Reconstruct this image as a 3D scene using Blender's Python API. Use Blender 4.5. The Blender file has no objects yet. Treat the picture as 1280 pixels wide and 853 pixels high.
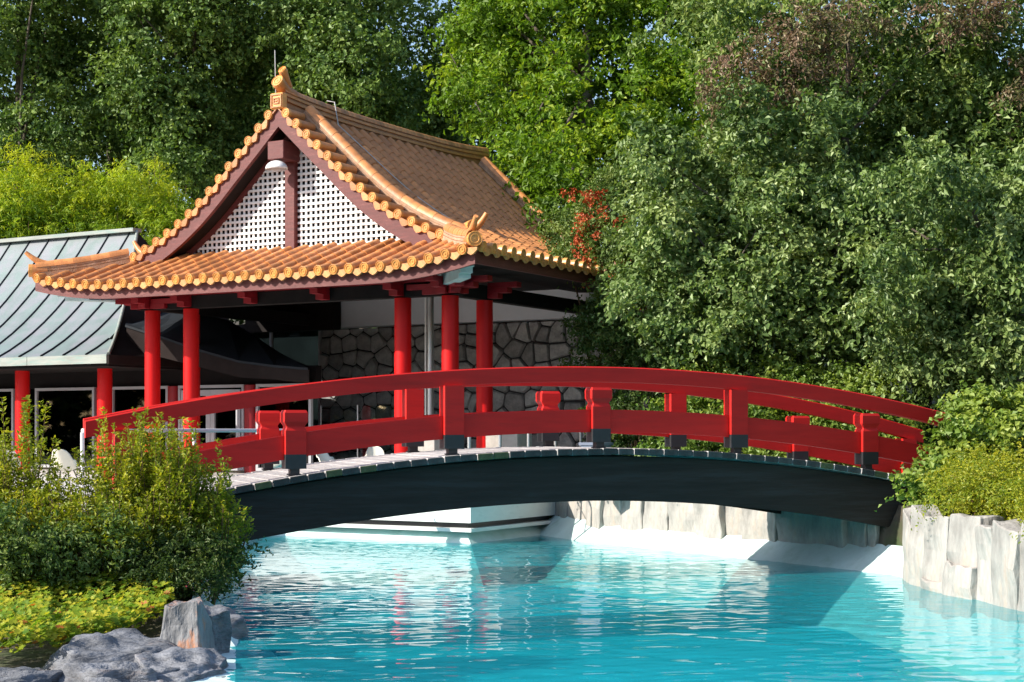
import bpy, bmesh, math, random
import numpy as np
from mathutils import Vector, Matrix, noise

R = math.radians
scene = bpy.context.scene
COL = scene.collection

# ------------------------------------------------------------------ camera, world, sun
cam_d = bpy.data.cameras.new('camera')
cam = bpy.data.objects.new('camera', cam_d)
COL.objects.link(cam)
cam.location = (0, 0, 2.0)
cam.rotation_euler = (R(90), 0, 0)
cam_d.sensor_width = 36
cam_d.lens = 54.84
cam_d.shift_y = 0.0871
cam_d.clip_start = 0.1
cam_d.clip_end = 3000
scene.camera = cam

SUN_EL = R(31.5)
SUN_DIR = Vector((-0.937 * math.cos(SUN_EL), -0.349 * math.cos(SUN_EL), math.sin(SUN_EL))).normalized()
world = bpy.data.worlds.new('World')
scene.world = world
world.use_nodes = True
wn = world.node_tree
for n in list(wn.nodes):
    wn.nodes.remove(n)
sky = wn.nodes.new('ShaderNodeTexSky')
sky.sky_type = 'NISHITA'
sky.sun_disc = False
sky.sun_elevation = SUN_EL
sky.sun_rotation = math.atan2(SUN_DIR.x, SUN_DIR.y)
bg = wn.nodes.new('ShaderNodeBackground')
bg.inputs['Strength'].default_value = 0.15
wo = wn.nodes.new('ShaderNodeOutputWorld')
wn.links.new(sky.outputs[0], bg.inputs[0])
wn.links.new(bg.outputs[0], wo.inputs[0])
sun_d = bpy.data.lights.new('sun', 'SUN')
sun_d.energy = 4.7
sun_d.angle = R(0.5)
sun_d.color = (1.0, 0.93, 0.82)
sun = bpy.data.objects.new('sun', sun_d)
COL.objects.link(sun)
sun.rotation_euler = (-SUN_DIR).to_track_quat('-Z', 'Y').to_euler()
sun.location = SUN_DIR * 80
scene.view_settings.view_transform = 'Standard'
scene.view_settings.look = 'None'
scene.view_settings.exposure = 0.72
scene.view_settings.gamma = 1.0
try:
    scene.cycles.max_bounces = 8
    scene.cycles.transparent_max_bounces = 12
    scene.cycles.caustics_reflective = False
    scene.cycles.caustics_refractive = False
    scene.cycles.use_denoising = True
except Exception:
    pass

# ------------------------------------------------------------------ helpers
F = 1950.0
def at(u, v, D):
    """the point seen at photo pixel (u, v) at distance D"""
    return Vector(((u - 640) / F * D, D, 2.0 + (538 - v) / F * D))

def tag(o, label=None, cat=None, group=None, kind=None):
    if label: o['label'] = label
    if cat: o['category'] = cat
    if group: o['group'] = group
    if kind: o['kind'] = kind
    return o

def root(name, loc, rz=0.0, label=None, cat=None, group=None):
    o = bpy.data.objects.new(name, None)
    COL.objects.link(o)
    o.location = loc
    o.rotation_euler = (0, 0, rz)
    o.empty_display_size = 0.3
    return tag(o, label, cat, group)

def inst(name, me, parent=None, M=None):
    o = bpy.data.objects.new(name, me)
    COL.objects.link(o)
    if parent: o.parent = parent
    if M is not None: o.matrix_basis = M
    return o

class MB:
    """collects simple shapes and links them as one mesh object"""
    def __init__(self):
        self.v = []; self.f = []; self.s = []
    def add(self, vs, fs, smooth=False):
        k = len(self.v)
        self.v += [tuple(p) for p in vs]
        self.f += [tuple(i + k for i in f) for f in fs]
        self.s += [smooth] * len(fs)
    def box(self, c, d, M=None, ch=0.0):
        x, y, z = d[0] / 2, d[1] / 2, d[2] / 2
        if ch <= 0:
            vs = [Vector((i * x, j * y, k * z)) for k in (-1, 1) for i, j in ((-1, -1), (1, -1), (1, 1), (-1, 1))]
            fs = [(3, 2, 1, 0), (4, 5, 6, 7), (0, 1, 5, 4), (1, 2, 6, 5), (2, 3, 7, 6), (3, 0, 4, 7)]
        else:
            vs = []
            for k, s in ((-z, 0), (-z + ch, 1), (z - ch, 1), (z, 0)):
                a = x - (0 if s else ch); b = y - (0 if s else ch)
                vs += [Vector((i * a, j * b, k)) for i, j in ((-1, -1), (1, -1), (1, 1), (-1, 1))]
            fs = [(3, 2, 1, 0), (12, 13, 14, 15)]
            for r in range(3):
                for q in range(4):
                    fs.append((r * 4 + q, r * 4 + (q + 1) % 4, r * 4 + 4 + (q + 1) % 4, r * 4 + 4 + q))
        if M is not None: vs = [M @ p for p in vs]
        self.add([p + Vector(c) for p in vs], fs)
        return self
    def sweep(self, sections, closed=True, caps=True, smooth=False):
        n = len(sections[0]); vs = [p for s in sections for p in s]; fs = []
        m = n if closed else n - 1
        for i in range(len(sections) - 1):
            for j in range(m):
                a = i * n + j; b = i * n + (j + 1) % n
                fs.append((a, b, b + n, a + n))
        self.add(vs, fs, smooth)
        if caps and closed:
            self.add(sections[0], [tuple(range(n))[::-1]]); self.add(sections[-1], [tuple(range(n))])
        return self
    def tube(self, pts, rad, seg=8, caps=True):
        pts = [Vector(p) for p in pts]
        if not hasattr(rad, '__len__'): rad = [rad] * len(pts)
        secs = []; up = None
        for i, p in enumerate(pts):
            d = (pts[min(i + 1, len(pts) - 1)] - pts[max(i - 1, 0)]).normalized()
            if up is None:
                up = Vector((0, 0, 1)) if abs(d.z) < 0.9 else Vector((1, 0, 0))
            x = d.cross(up).normalized(); y = x.cross(d).normalized(); up = y
            secs.append([p + (x * math.cos(t) + y * math.sin(t)) * rad[i]
                         for t in [2 * math.pi * k / seg for k in range(seg)]])
        self.sweep(secs, True, caps, True)
        return self
    def prism(self, poly, z0, z1):
        n = len(poly)
        self.add([(p[0], p[1], z0) for p in poly] + [(p[0], p[1], z1) for p in poly],
                 [tuple(range(n))[::-1], tuple(range(n, 2 * n))] + [(i, (i + 1) % n, n + (i + 1) % n, n + i) for i in range(n)])
        return self
    def mesh(self, name, m):
        me = bpy.data.meshes.new(name)
        me.from_pydata([tuple(p) for p in self.v], [], self.f)
        me.polygons.foreach_set('use_smooth', self.s)
        me.materials.append(m)
        me.update()
        return me
    def build(self, name, m, parent=None, M=None):
        return inst(name, self.mesh(name, m), parent, M)

def bevel(o, w, seg=1):
    b = o.modifiers.new('bevel', 'BEVEL'); b.width = w; b.segments = seg; b.limit_method = 'ANGLE'
    return o

# ------------------------------------------------------------------ materials
def lin(c): return tuple(c) + (1,)
def mat(name, base, rough=0.6, var=0.25, scale=3.0, bump=0.0, bscale=30.0, metal=0.0, orand=0.0,
        dirt=None, dscale=1.5, dlow=0.5, dhigh=0.7, spec=0.5, coat=0.0, stretch=(1, 1, 1), coords='Object'):
    m = bpy.data.materials.new(name); m.use_nodes = True
    nt = m.node_tree; N = nt.nodes; L = nt.links
    p = N['Principled BSDF']
    p.inputs['Roughness'].default_value = rough
    p.inputs['Metallic'].default_value = metal
    p.inputs['Specular IOR Level'].default_value = spec
    p.inputs['Coat Weight'].default_value = coat
    p.inputs['Coat Roughness'].default_value = 0.15
    tc = N.new('ShaderNodeTexCoord'); mp = N.new('ShaderNodeMapping')
    mp.inputs['Scale'].default_value = stretch
    L.new(tc.outputs[coords], mp.inputs[0])
    nz = N.new('ShaderNodeTexNoise'); nz.inputs['Scale'].default_value = scale; nz.inputs['Detail'].default_value = 5
    nz.inputs['Roughness'].default_value = 0.65
    L.new(mp.outputs[0], nz.inputs['Vector'])
    cr = N.new('ShaderNodeMapRange'); cr.inputs[1].default_value = 0.3; cr.inputs[2].default_value = 0.7
    cr.inputs[3].default_value = 1 - var; cr.inputs[4].default_value = 1 + var
    L.new(nz.outputs[0], cr.inputs[0])
    val = cr.outputs[0]
    if orand:
        oi = N.new('ShaderNodeObjectInfo'); mr = N.new('ShaderNodeMapRange')
        mr.inputs[3].default_value = 1 - orand; mr.inputs[4].default_value = 1 + orand
        L.new(oi.outputs['Random'], mr.inputs[0])
        mm = N.new('ShaderNodeMath'); mm.operation = 'MULTIPLY'
        L.new(val, mm.inputs[0]); L.new(mr.outputs[0], mm.inputs[1]); val = mm.outputs[0]
    vm = N.new('ShaderNodeVectorMath'); vm.operation = 'SCALE'
    vm.inputs[0].default_value = base
    L.new(val, vm.inputs['Scale'])
    col = vm.outputs[0]
    if dirt:
        n2 = N.new('ShaderNodeTexNoise'); n2.inputs['Scale'].default_value = dscale; n2.inputs['Detail'].default_value = 8
        n2.inputs['Roughness'].default_value = 0.7
        L.new(mp.outputs[0], n2.inputs['Vector'])
        r2 = N.new('ShaderNodeMapRange'); r2.inputs[1].default_value = dlow; r2.inputs[2].default_value = dhigh
        L.new(n2.outputs[0], r2.inputs[0])
        mx = N.new('ShaderNodeMix'); mx.data_type = 'RGBA'
        L.new(r2.outputs[0], mx.inputs[0]); L.new(col, mx.inputs[6]); mx.inputs[7].default_value = lin(dirt)
        col = mx.outputs[2]
    L.new(col, p.inputs['Base Color'])
    if bump:
        nb = N.new('ShaderNodeTexNoise'); nb.inputs['Scale'].default_value = bscale; nb.inputs['Detail'].default_value = 6
        L.new(mp.outputs[0], nb.inputs['Vector'])
        bp = N.new('ShaderNodeBump'); bp.inputs['Strength'].default_value = bump; bp.inputs['Distance'].default_value = 0.03
        L.new(nb.outputs[0], bp.inputs['Height']); L.new(bp.outputs[0], p.inputs['Normal'])
    return m

def leafmat(name, cols, gloss=0.08, trans=0.35, rough=0.5):
    """cols: colours over the random tint of the leaves (0..1)"""
    m = bpy.data.materials.new(name); m.use_nodes = True
    nt = m.node_tree; N = nt.nodes; L = nt.links
    for n in list(N): N.remove(n)
    cols = [(min(c[0] * 1.65, .6), min(c[1] * 1.5, .6), c[2] * 1.2) for c in cols]; gloss *= 0.4
    out = N.new('ShaderNodeOutputMaterial')
    a = N.new('ShaderNodeAttribute'); a.attribute_name = 'tint'
    r = N.new('ShaderNodeValToRGB')
    e = r.color_ramp.elements
    e[0].position = 0; e[0].color = lin(cols[0]); e[1].position = 1; e[1].color = lin(cols[-1])
    for i, c in enumerate(cols[1:-1]):
        q = e.new((i + 1) / (len(cols) - 1)); q.color = lin(c)
    L.new(a.outputs['Fac'], r.inputs[0])
    d = N.new('ShaderNodeBsdfDiffuse'); t = N.new('ShaderNodeBsdfTranslucent'); g = N.new('ShaderNodeBsdfGlossy')
    g.inputs['Roughness'].default_value = rough; g.inputs['Color'].default_value = (0.9, 1, 0.75, 1)
    tb = N.new('ShaderNodeVectorMath'); tb.operation = 'MULTIPLY'; tb.inputs[1].default_value = (1.25, 1.3, 0.6)
    L.new(r.outputs[0], tb.inputs[0])
    L.new(r.outputs[0], d.inputs[0]); L.new(tb.outputs[0], t.inputs[0])
    m1 = N.new('ShaderNodeMixShader'); m1.inputs[0].default_value = trans
    L.new(d.outputs[0], m1.inputs[1]); L.new(t.outputs[0], m1.inputs[2])
    m2 = N.new('ShaderNodeMixShader'); m2.inputs[0].default_value = gloss
    L.new(m1.outputs[0], m2.inputs[1]); L.new(g.outputs[0], m2.inputs[2])
    L.new(m2.outputs[0], out.inputs[0])
    return m

M_red = mat('red_paint', (0.62, 0.018, 0.014), 0.5, 0.14, 2.5, 0.15, 60, orand=0.08, dirt=(0.33, 0.02, 0.015), dscale=2.2, dlow=0.56, dhigh=0.85, spec=0.22, stretch=(0.35, 1, 2.5))
M_column = mat('column_red', (0.62, 0.008, 0.008), 0.45, 0.10, 2.0, 0.05, 20, spec=0.25)
M_bracket = mat('bracket_red', (0.30, 0.008, 0.015), 0.5, 0.15, 4)
M_maroon = mat('maroon_wood', (0.13, 0.028, 0.025), 0.6, 0.25, 3, 0.3, 30, stretch=(1, 1, 6), dirt=(0.24, 0.10, 0.08), dscale=3, dlow=0.6, dhigh=0.75)
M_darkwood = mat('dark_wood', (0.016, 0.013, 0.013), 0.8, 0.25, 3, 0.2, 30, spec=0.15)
M_boot = mat('dark_metal_boot', (0.022, 0.021, 0.023), 0.45, 0.2, 8)
M_beam = mat('blackened_beam', (0.028, 0.022, 0.019), 0.7, 0.35, 1.5, 0.25, 12, stretch=(0.4, 6, 6), dirt=(0.035, 0.036, 0.038), dscale=1.5, dlow=0.5, dhigh=0.8, spec=0.2)
M_plank = mat('grey_plank', (0.42, 0.40, 0.39), 0.8, 0.25, 6, 0.4, 30, orand=0.12, stretch=(4, 1, 1))
M_plankmoss = mat('mossy_plank', (0.07, 0.085, 0.035), 0.85, 0.35, 9, 0.4, 30)
M_plankend = mat('plank_end', (0.045, 0.05, 0.048), 0.8, 0.4, 6, 0.5, 30, orand=0.3, dirt=(0.10, 0.12, 0.06), dscale=4, dlow=0.62, dhigh=0.8)
M_tile = mat('glazed_tile', (0.62, 0.25, 0.08), 0.42, 0.25, 5, 0.15, 25, orand=0.28, dirt=(0.20, 0.085, 0.035), dscale=2.5, dlow=0.5, dhigh=0.8)
M_tilepan = mat('pan_tile', (0.38, 0.16, 0.06), 0.5, 0.35, 6, 0.2, 25, dirt=(0.10, 0.05, 0.03), dscale=3, dlow=0.5, dhigh=0.75)
M_tileend = mat('tile_end_glaze', (0.66, 0.30, 0.075), 0.4, 0.15, 8, 0.1, 30, orand=0.15)
M_mortar = mat('pale_mortar', (0.45, 0.28, 0.18), 0.85, 0.3, 8, 0.4, 40, dirt=(0.30, 0.14, 0.06), dscale=4, dlow=0.5, dhigh=0.65)
M_white = mat('white_paint', (0.80, 0.79, 0.78), 0.5, 0.05, 3)
M_fascia = mat('terrace_fascia', (0.72, 0.73, 0.70), 0.6, 0.08, 1.5, dirt=(0.5, 0.54, 0.48), dscale=2, dlow=0.6, dhigh=0.8, stretch=(1, 1, 3))
M_lilac = mat('white_band', (0.80, 0.80, 0.86), 0.6, 0.05, 1.5)
M_paving = mat('terrace_paving', (0.62, 0.59, 0.54), 0.8, 0.12, 2, 0.1, 20)
M_stone = mat('grey_field_stone', (0.33, 0.32, 0.315), 0.8, 0.35, 7, 0.7, 14, orand=0.35, dirt=(0.34, 0.29, 0.22), dscale=3, dlow=0.58, dhigh=0.75)
M_joint = mat('dark_joint', (0.04, 0.04, 0.042), 0.95, 0.3, 10, 0.3, 40)
M_copper = mat('verdigris_copper', (0.19, 0.245, 0.235), 0.5, 0.14, 1.2, 0.05, 8, metal=0.15, orand=0.07, stretch=(1, 1, 1), dirt=(0.24, 0.25, 0.27), dscale=1.6, dlow=0.42, dhigh=0.6)
M_seamshade = mat('seam_and_shaded_sheet', (0.018, 0.022, 0.028), 0.7, 0.2, 4, spec=0.2)
M_copperfascia = mat('copper_edge', (0.29, 0.31, 0.28), 0.5, 0.2, 3, dirt=(0.20, 0.30, 0.27), dscale=4, dlow=0.5, dhigh=0.65, stretch=(0.5, 0.5, 4))
M_shadebrown = mat('shaded_brown_copper', (0.022, 0.016, 0.015), 0.8, 0.2, 3, spec=0.1)  # brown darkened so the colour itself carries the roof's shade
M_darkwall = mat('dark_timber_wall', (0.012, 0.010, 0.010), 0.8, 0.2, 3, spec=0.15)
M_roomreflect = mat('room_reflection_green', (0.16, 0.21, 0.19), 0.8, 0.5, 0.8)  # mottled green stands in for the trees reflected in the glass
M_frame = mat('pale_window_frame', (0.42, 0.42, 0.45), 0.5, 0.05, 3)
M_steel = mat('brushed_steel', (0.62, 0.62, 0.62), 0.35, 0.05, 5, metal=0.8)
M_concrete = mat('concrete', (0.42, 0.38, 0.34), 0.85, 0.15, 5, 0.3, 30)
M_bluegrey = mat('blue_grey_plastic', (0.16, 0.18, 0.24), 0.5, 0.1, 5)
M_palecap = mat('pale_verdigris_cap', (0.52, 0.66, 0.66), 0.5, 0.12, 5)
M_lightsoffit = mat('pale_blue_soffit', (0.55, 0.62, 0.72), 0.5, 0.06, 2)
M_cable = mat('grey_cable', (0.5, 0.48, 0.46), 0.5, 0.05, 3)
M_ground = mat('earth', (0.075, 0.062, 0.042), 0.95, 0.4, 2, 0.6, 12, dirt=(0.05, 0.075, 0.025), dscale=0.8, dlow=0.45, dhigh=0.6)
M_rock = mat('pale_slate_slab', (0.33, 0.31, 0.285), 0.8, 0.42, 2.2, 1.0, 7, orand=0.10, dirt=(0.42, 0.27, 0.17), dscale=1.3, dlow=0.56, dhigh=0.8, stretch=(1.4, 1.4, 0.6))
M_rockdark = mat('blue_grey_boulder', (0.155, 0.160, 0.175), 0.8, 0.6, 3.5, 1.0, 16, orand=0.12, dirt=(0.26, 0.17, 0.12), dscale=1.3, dlow=0.52, dhigh=0.72, stretch=(1, 1.4, 3.5))
M_plaster = mat('pool_plaster', (0.60, 0.74, 0.72), 0.7, 0.10, 1.5, 0.2, 10, dirt=(0.42, 0.58, 0.52), dscale=2.5, dlow=0.52, dhigh=0.75, stretch=(1, 1, 0.4))
M_poolfloor = mat('pool_floor', (0.03, 0.56, 0.66), 0.7, 0.10, 0.6)
M_bark = mat('bark', (0.10, 0.08, 0.06), 0.9, 0.35, 8, 0.6, 20, stretch=(1, 1, 0.3))
M_stem = mat('twig', (0.14, 0.08, 0.04), 0.8, 0.2, 8)
M_chairwhite = mat('cream_shell', (0.78, 0.74, 0.62), 0.45, 0.05, 4)
M_darkmetal = mat('dark_tube', (0.05, 0.05, 0.055), 0.4, 0.1, 4)

def schlick(nt, f0):
    N = nt.nodes; L = nt.links
    g = N.new('ShaderNodeNewGeometry'); d = N.new('ShaderNodeVectorMath'); d.operation = 'DOT_PRODUCT'
    L.new(g.outputs['Incoming'], d.inputs[0]); L.new(g.outputs['Normal'], d.inputs[1])
    v = d.outputs['Value']
    for op, b in (('ABSOLUTE', None), ('SUBTRACT', 1.0), ('POWER', 5.0), ('MULTIPLY_ADD', 1 - f0)):
        m = N.new('ShaderNodeMath'); m.operation = op; m.use_clamp = True
        if op == 'SUBTRACT': m.inputs[0].default_value = 1.0; L.new(v, m.inputs[1])
        else:
            L.new(v, m.inputs[0])
            if b is not None: m.inputs[1].default_value = b
        if op == 'MULTIPLY_ADD': m.inputs[2].default_value = f0
        v = m.outputs[0]
    return v
def glassmat(name, tint, alpha, rough=0.02):
    m = bpy.data.materials.new(name); m.use_nodes = True
    N = m.node_tree.nodes; L = m.node_tree.links
    for n in list(N): N.remove(n)
    out = N.new('ShaderNodeOutputMaterial'); t = N.new('ShaderNodeBsdfTransparent'); g = N.new('ShaderNodeBsdfGlossy')
    t.inputs[0].default_value = lin(tint); g.inputs['Roughness'].default_value = rough
    fo = schlick(m.node_tree, 0.04)
    mt = N.new('ShaderNodeMath'); mt.operation = 'MULTIPLY_ADD'; mt.inputs[1].default_value = 1.0; mt.inputs[2].default_value = alpha
    mt.use_clamp = True
    mx = N.new('ShaderNodeMixShader')
    L.new(fo, mt.inputs[0]); L.new(mt.outputs[0], mx.inputs[0])
    L.new(t.outputs[0], mx.inputs[1]); L.new(g.outputs[0], mx.inputs[2]); L.new(mx.outputs[0], out.inputs[0])
    return m
M_glass = glassmat('dark_glass', (0.18, 0.20, 0.21), 0.0)
M_clear = glassmat('clear_glass', (0.85, 0.9, 0.9), 0.05)

def watermat():
    m = bpy.data.materials.new('pool_water'); m.use_nodes = True
    N = m.node_tree.nodes; L = m.node_tree.links
    for n in list(N): N.remove(n)
    out = N.new('ShaderNodeOutputMaterial'); t = N.new('ShaderNodeBsdfTransparent'); g = N.new('ShaderNodeBsdfGlossy')
    t.inputs[0].default_value = (0.50, 0.97, 0.99, 1); g.inputs['Roughness'].default_value = 0.03
    fo = schlick(m.node_tree, 0.02)
    df = N.new('ShaderNodeBsdfDiffuse'); df.inputs[0].default_value = (0.02, 0.46, 0.55, 1)
    m0 = N.new('ShaderNodeMixShader'); m0.inputs[0].default_value = 0.42
    L.new(t.outputs[0], m0.inputs[1]); L.new(df.outputs[0], m0.inputs[2])
    mx = N.new('ShaderNodeMixShader')
    L.new(fo, mx.inputs[0]); L.new(m0.outputs[0], mx.inputs[1]); L.new(g.outputs[0], mx.inputs[2])
    L.new(mx.outputs[0], out.inputs[0])
    return m
M_water = watermat()

# ------------------------------------------------------------------ the pool, ground, terrace
A = Vector((0.865, -0.5, 0)).normalized()       # along the fronts of the buildings
B = Vector((0.5, 0.865, 0)).normalized()        # away from the viewer along their sides
ANG = math.atan2(A.y, A.x)
POOL = [(-1.2, 4.0), (5.2, 4.0), (6.6, 10), (6.25, 14), (5.75, 17.3), (5.3, 20.6), (5.30, 21.4), (4.8, 22.4), (3.2, 24.95), (1.9, 27.0),
        (1.25, 28.1), (0.75, 29.2), (0.53, 29.7), (-0.73, 27.5), (-4.9, 29.9), (-5.5, 28), (-5.1, 22), (-3.75, 18.6), (-2.75, 16.0),
        (-2.55, 14.4), (-2.2, 12.4), (-1.9, 9)]
def offset(poly, d):
    out = []; n = len(poly)
    for i in range(n):
        p0, p1, p2 = Vector(poly[i - 1]), Vector(poly[i]), Vector(poly[(i + 1) % n])
        e1 = (p1 - p0).normalized(); e2 = (p2 - p1).normalized()
        n1 = Vector((e1.y, -e1.x)); n2 = Vector((e2.y, -e2.x))
        k = (n1 + n2); k = k / max(0.35, k.length_squared / 2) if k.length > 1e-6 else n1
        out.append(tuple(p1 + k * d))
    return out
def sdist(x, y, P=POOL):
    """numpy signed distance to the pool outline, negative inside"""
    d = np.full(x.shape, 1e9); ins = np.zeros(x.shape, bool)
    n = len(P)
    for i in range(n):
        ax, ay = P[i - 1]; bx, by = P[i]
        ex, ey = bx - ax, by - ay
        t = np.clip(((x - ax) * ex + (y - ay) * ey) / (ex * ex + ey * ey), 0, 1)
        d = np.minimum(d, np.hypot(x - ax - t * ex, y - ay - t * ey))
        c = ((ay > y) != (by > y)) & (x < (bx - ax) * (y - ay) / (by - ay + 1e-12) + ax)
        ins ^= c
    return np.where(ins, -d, d)
def smooth(x, a, b):
    t = np.clip((x - a) / (b - a), 0, 1); return t * t * (3 - 2 * t)
TERR = [(-0.73, 27.5), (5.6, 38.45), (2, 47), (-26, 52), (-26, 18.0), (-4.75, 18.0), (-4.55, 18.9), (-5.75, 22.2), (-6.2, 28.3), (-5.3, 30.15)]
def gheight(x, y):
    left = smooth(y, 14.6, 18.4) * 0.90 - 0.03
    base = np.where(x < 1.2, left, 0.88)
    base = base + (0.96 - base) * smooth(y, 20, 26)
    far = np.clip(y - 44, 0, 60) * 0.20
    rg = np.clip((x - 7.0) + (y - 26) * 0.25, 0, 40) * 0.16 * smooth(x, 5.5, 9)
    h = base + far + rg
    h = h + 0.05 * np.sin(x * 1.7 + y * 0.6) * np.cos(y * 1.3 - x * 0.4)
    st = sdist(x, y, TERR)
    h = np.where(st < 0.4, np.minimum(h, 0.9) - 0.35 * (1 - smooth(st, -0.2, 0.4)), h)
    s = sdist(x, y)
    edge = -1.7 + (h + 1.7) * smooth(s, 0.30, 0.55)
    return edge
def gz(x, y): return float(gheight(np.array([x]), np.array([y]))[0])
def grid_axis(lo, hi, st, far):
    a = list(np.arange(lo, hi, st)); q = st
    b = [hi]
    while b[-1] < far: q *= 1.35; b.append(b[-1] + q)
    c = [lo]; q = st
    while c[-1] > -far: q *= 1.35; c.append(c[-1] - q)
    return np.array(c[::-1][:-1] + a + b)
gx = grid_axis(-14, 14, 0.22, 900); gy = grid_axis(3, 40, 0.22, 900)
X, Y = np.meshgrid(gx, gy); Z = gheight(X, Y)
Z = np.where(np.hypot(X, Y) > 140, np.minimum(Z, 14), Z)
nx, ny = len(gx), len(gy)
me = bpy.data.meshes.new('ground')
idx = np.arange(nx * ny).reshape(ny, nx)
quads = np.stack([idx[:-1, :-1], idx[:-1, 1:], idx[1:, 1:], idx[1:, :-1]], -1).reshape(-1, 4)
def np_mesh(name, verts, quads, m, attr=None, smooth_=False):
    me = bpy.data.meshes.new(name)
    nv, nf, k = len(verts), len(quads), quads.shape[1]
    me.vertices.add(nv); me.vertices.foreach_set('co', verts.astype(np.float32).ravel())
    me.loops.add(nf * k); me.loops.foreach_set('vertex_index', quads.astype(np.int32).ravel())
    me.polygons.add(nf); me.polygons.foreach_set('loop_start', np.arange(0, nf * k, k, dtype=np.int32))
    me.polygons.foreach_set('use_smooth', np.full(nf, smooth_))
    if attr is not None:
        a = me.attributes.new('tint', 'FLOAT', 'POINT'); a.data.foreach_set('value', attr.astype(np.float32))
    me.materials.append(m); me.update(calc_edges=True); me.validate()
    return me
bpy.data.meshes.remove(me)
tag(inst('ground', np_mesh('ground', np.stack([X.ravel(), Y.ravel(), Z.ravel()], 1), quads, M_ground, None, True)), kind='structure')

pb = MB()
o0 = offset(POOL, 0.50); o1 = POOL; o2 = offset(POOL, -0.75)
rings = [[(p[0], p[1], (0.03 if (p[0] < 0 and p[1] < 15 and z > 0.1) else z)) for p in o] for o, z in ((o0, 0.36), (o1, 0.0), (o2, -0.75))]
pb.sweep([[Vector(p) for p in r] for r in rings], True, False)
pool_wall = tag(pb.build('pool_edge', M_plaster), kind='structure')
pf = MB(); pf.add([(-9, 3, -0.74), (9, 3, -0.74), (9, 32, -0.74), (-9, 32, -0.74)], [(0, 1, 2, 3)])
tag(pf.build('pool_floor', M_poolfloor), kind='structure')
def water_sheet():
    wx = np.arange(-6.4, 7.4, 0.048); wy = np.arange(3.8, 31.0, 0.048)
    X, Y = np.meshgrid(wx, wy); Z = np.zeros_like(X); rg = np.random.default_rng(4)
    for lam, slope, n in ((1.6, 0.008, 6), (0.75, 0.016, 9), (0.40, 0.034, 12), (0.22, 0.058, 16), (0.14, 0.050, 14)):
        for _ in range(n):
            a = R(78) + rg.normal() * 0.55; k = 2 * math.pi / (lam * rg.uniform(0.75, 1.3)); ph = rg.uniform(0, 6.28)
            Z += slope / math.sqrt(n) * 1.4 / k * np.sin(k * (X * math.cos(a) + Y * math.sin(a)) + ph + 0.8 * np.sin(X * rg.uniform(.3, .9) + Y * rg.uniform(.2, .7) + ph))
    calm = 0.65 + 0.5 * np.sin(X * 0.55 + 1.0) * np.sin(Y * 0.35 + X * 0.2)
    Z *= np.clip(calm, 0.35, 1.1)
    inside = sdist(X, Y) < 0.06
    ny, nx = X.shape; idx = np.arange(nx * ny).reshape(ny, nx)
    q = np.stack([idx[:-1, :-1], idx[:-1, 1:], idx[1:, 1:], idx[1:, :-1]], -1)
    keep = inside[:-1, :-1] | inside[1:, 1:] | inside[:-1, 1:] | inside[1:, :-1]
    q = q[keep]; used, inv = np.unique(q, return_inverse=True)
    V = np.stack([X.ravel(), Y.ravel(), Z.ravel()], 1)[used]
    return np_mesh('water', V, inv.reshape(-1, 4), M_water, None, True)
tag(inst('water', water_sheet()), kind='structure')

tb = MB(); tb.prism(TERR[::-1] if False else TERR, 0.36, 1.046)
tag(tb.build('terrace_edge', M_fascia), kind='structure')
tb = MB(); tb.prism(offset(TERR, -0.02), 1.0, 1.05)
tag(tb.build('terrace', M_paving), kind='structure')
tb = MB(); tb.prism(offset(TERR, -0.12), 0.27, 0.37)
tag(tb.build('terrace_gap', M_boot), kind='structure')
tb = MB(); tb.prism(offset(TERR, 0.03), 0.20, 0.265)
tag(tb.build('terrace_ledge', M_fascia), kind='structure')

# ------------------------------------------------------------------ footbridge
BA = R(20.8)
bridge = root('footbridge', (1.165, 20.86, 0), BA, 'long arched red wooden footbridge with black beams crossing the turquoise pool', 'bridge')
def deck(t): return 1.77 - 0.0187 * t * t
def hrz(t): return 2.85 - (0.0166 if t < 0 else 0.0195) * t * t
W = 2.10; L0, L1 = -6.9, 6.6
def arch_strip(t0, t1, top, bot, y0, y1, n=30, ch=0.012):
    m = MB(); secs = []
    for i in range(n + 1):
        t = t0 + (t1 - t0) * i / n; a, b = bot(t), top(t)
        secs.append([Vector((t, y0, a)), Vector((t, y1, a)), Vector((t, y1, b - ch)), Vector((t, y1 - ch, b)), Vector((t, y0 + ch, b)), Vector((t, y0, b - ch))])
    m.sweep(secs)
    return m
bb = lambda t: deck(t) - 0.71 - 0.016 * max(0, t)
for y in (-0.04, W - 0.12):
    arch_strip(L0 + 0.3, L1 - 0.3, lambda t: deck(t) - 0.115, bb, y, y + 0.16).build('beam', M_beam, bridge)
for y in (0.9,):
    arch_strip(L0 + 0.3, L1 - 0.3, lambda t: deck(t) - 0.12, lambda t: deck(t) - 0.42, y, y + 0.16).build('beam', M_beam, bridge)
cb = MB()
for t in np.arange(-5.6, 5.7, 1.6): cb.box((t, W / 2, deck(t) - 0.5), (0.1, W - 0.25, 0.16))
cb.build('cross_brace', M_darkwood, bridge)
rng = random.Random(5)
PW = 0.222; k = 0; t = L0
plank_me = None
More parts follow.
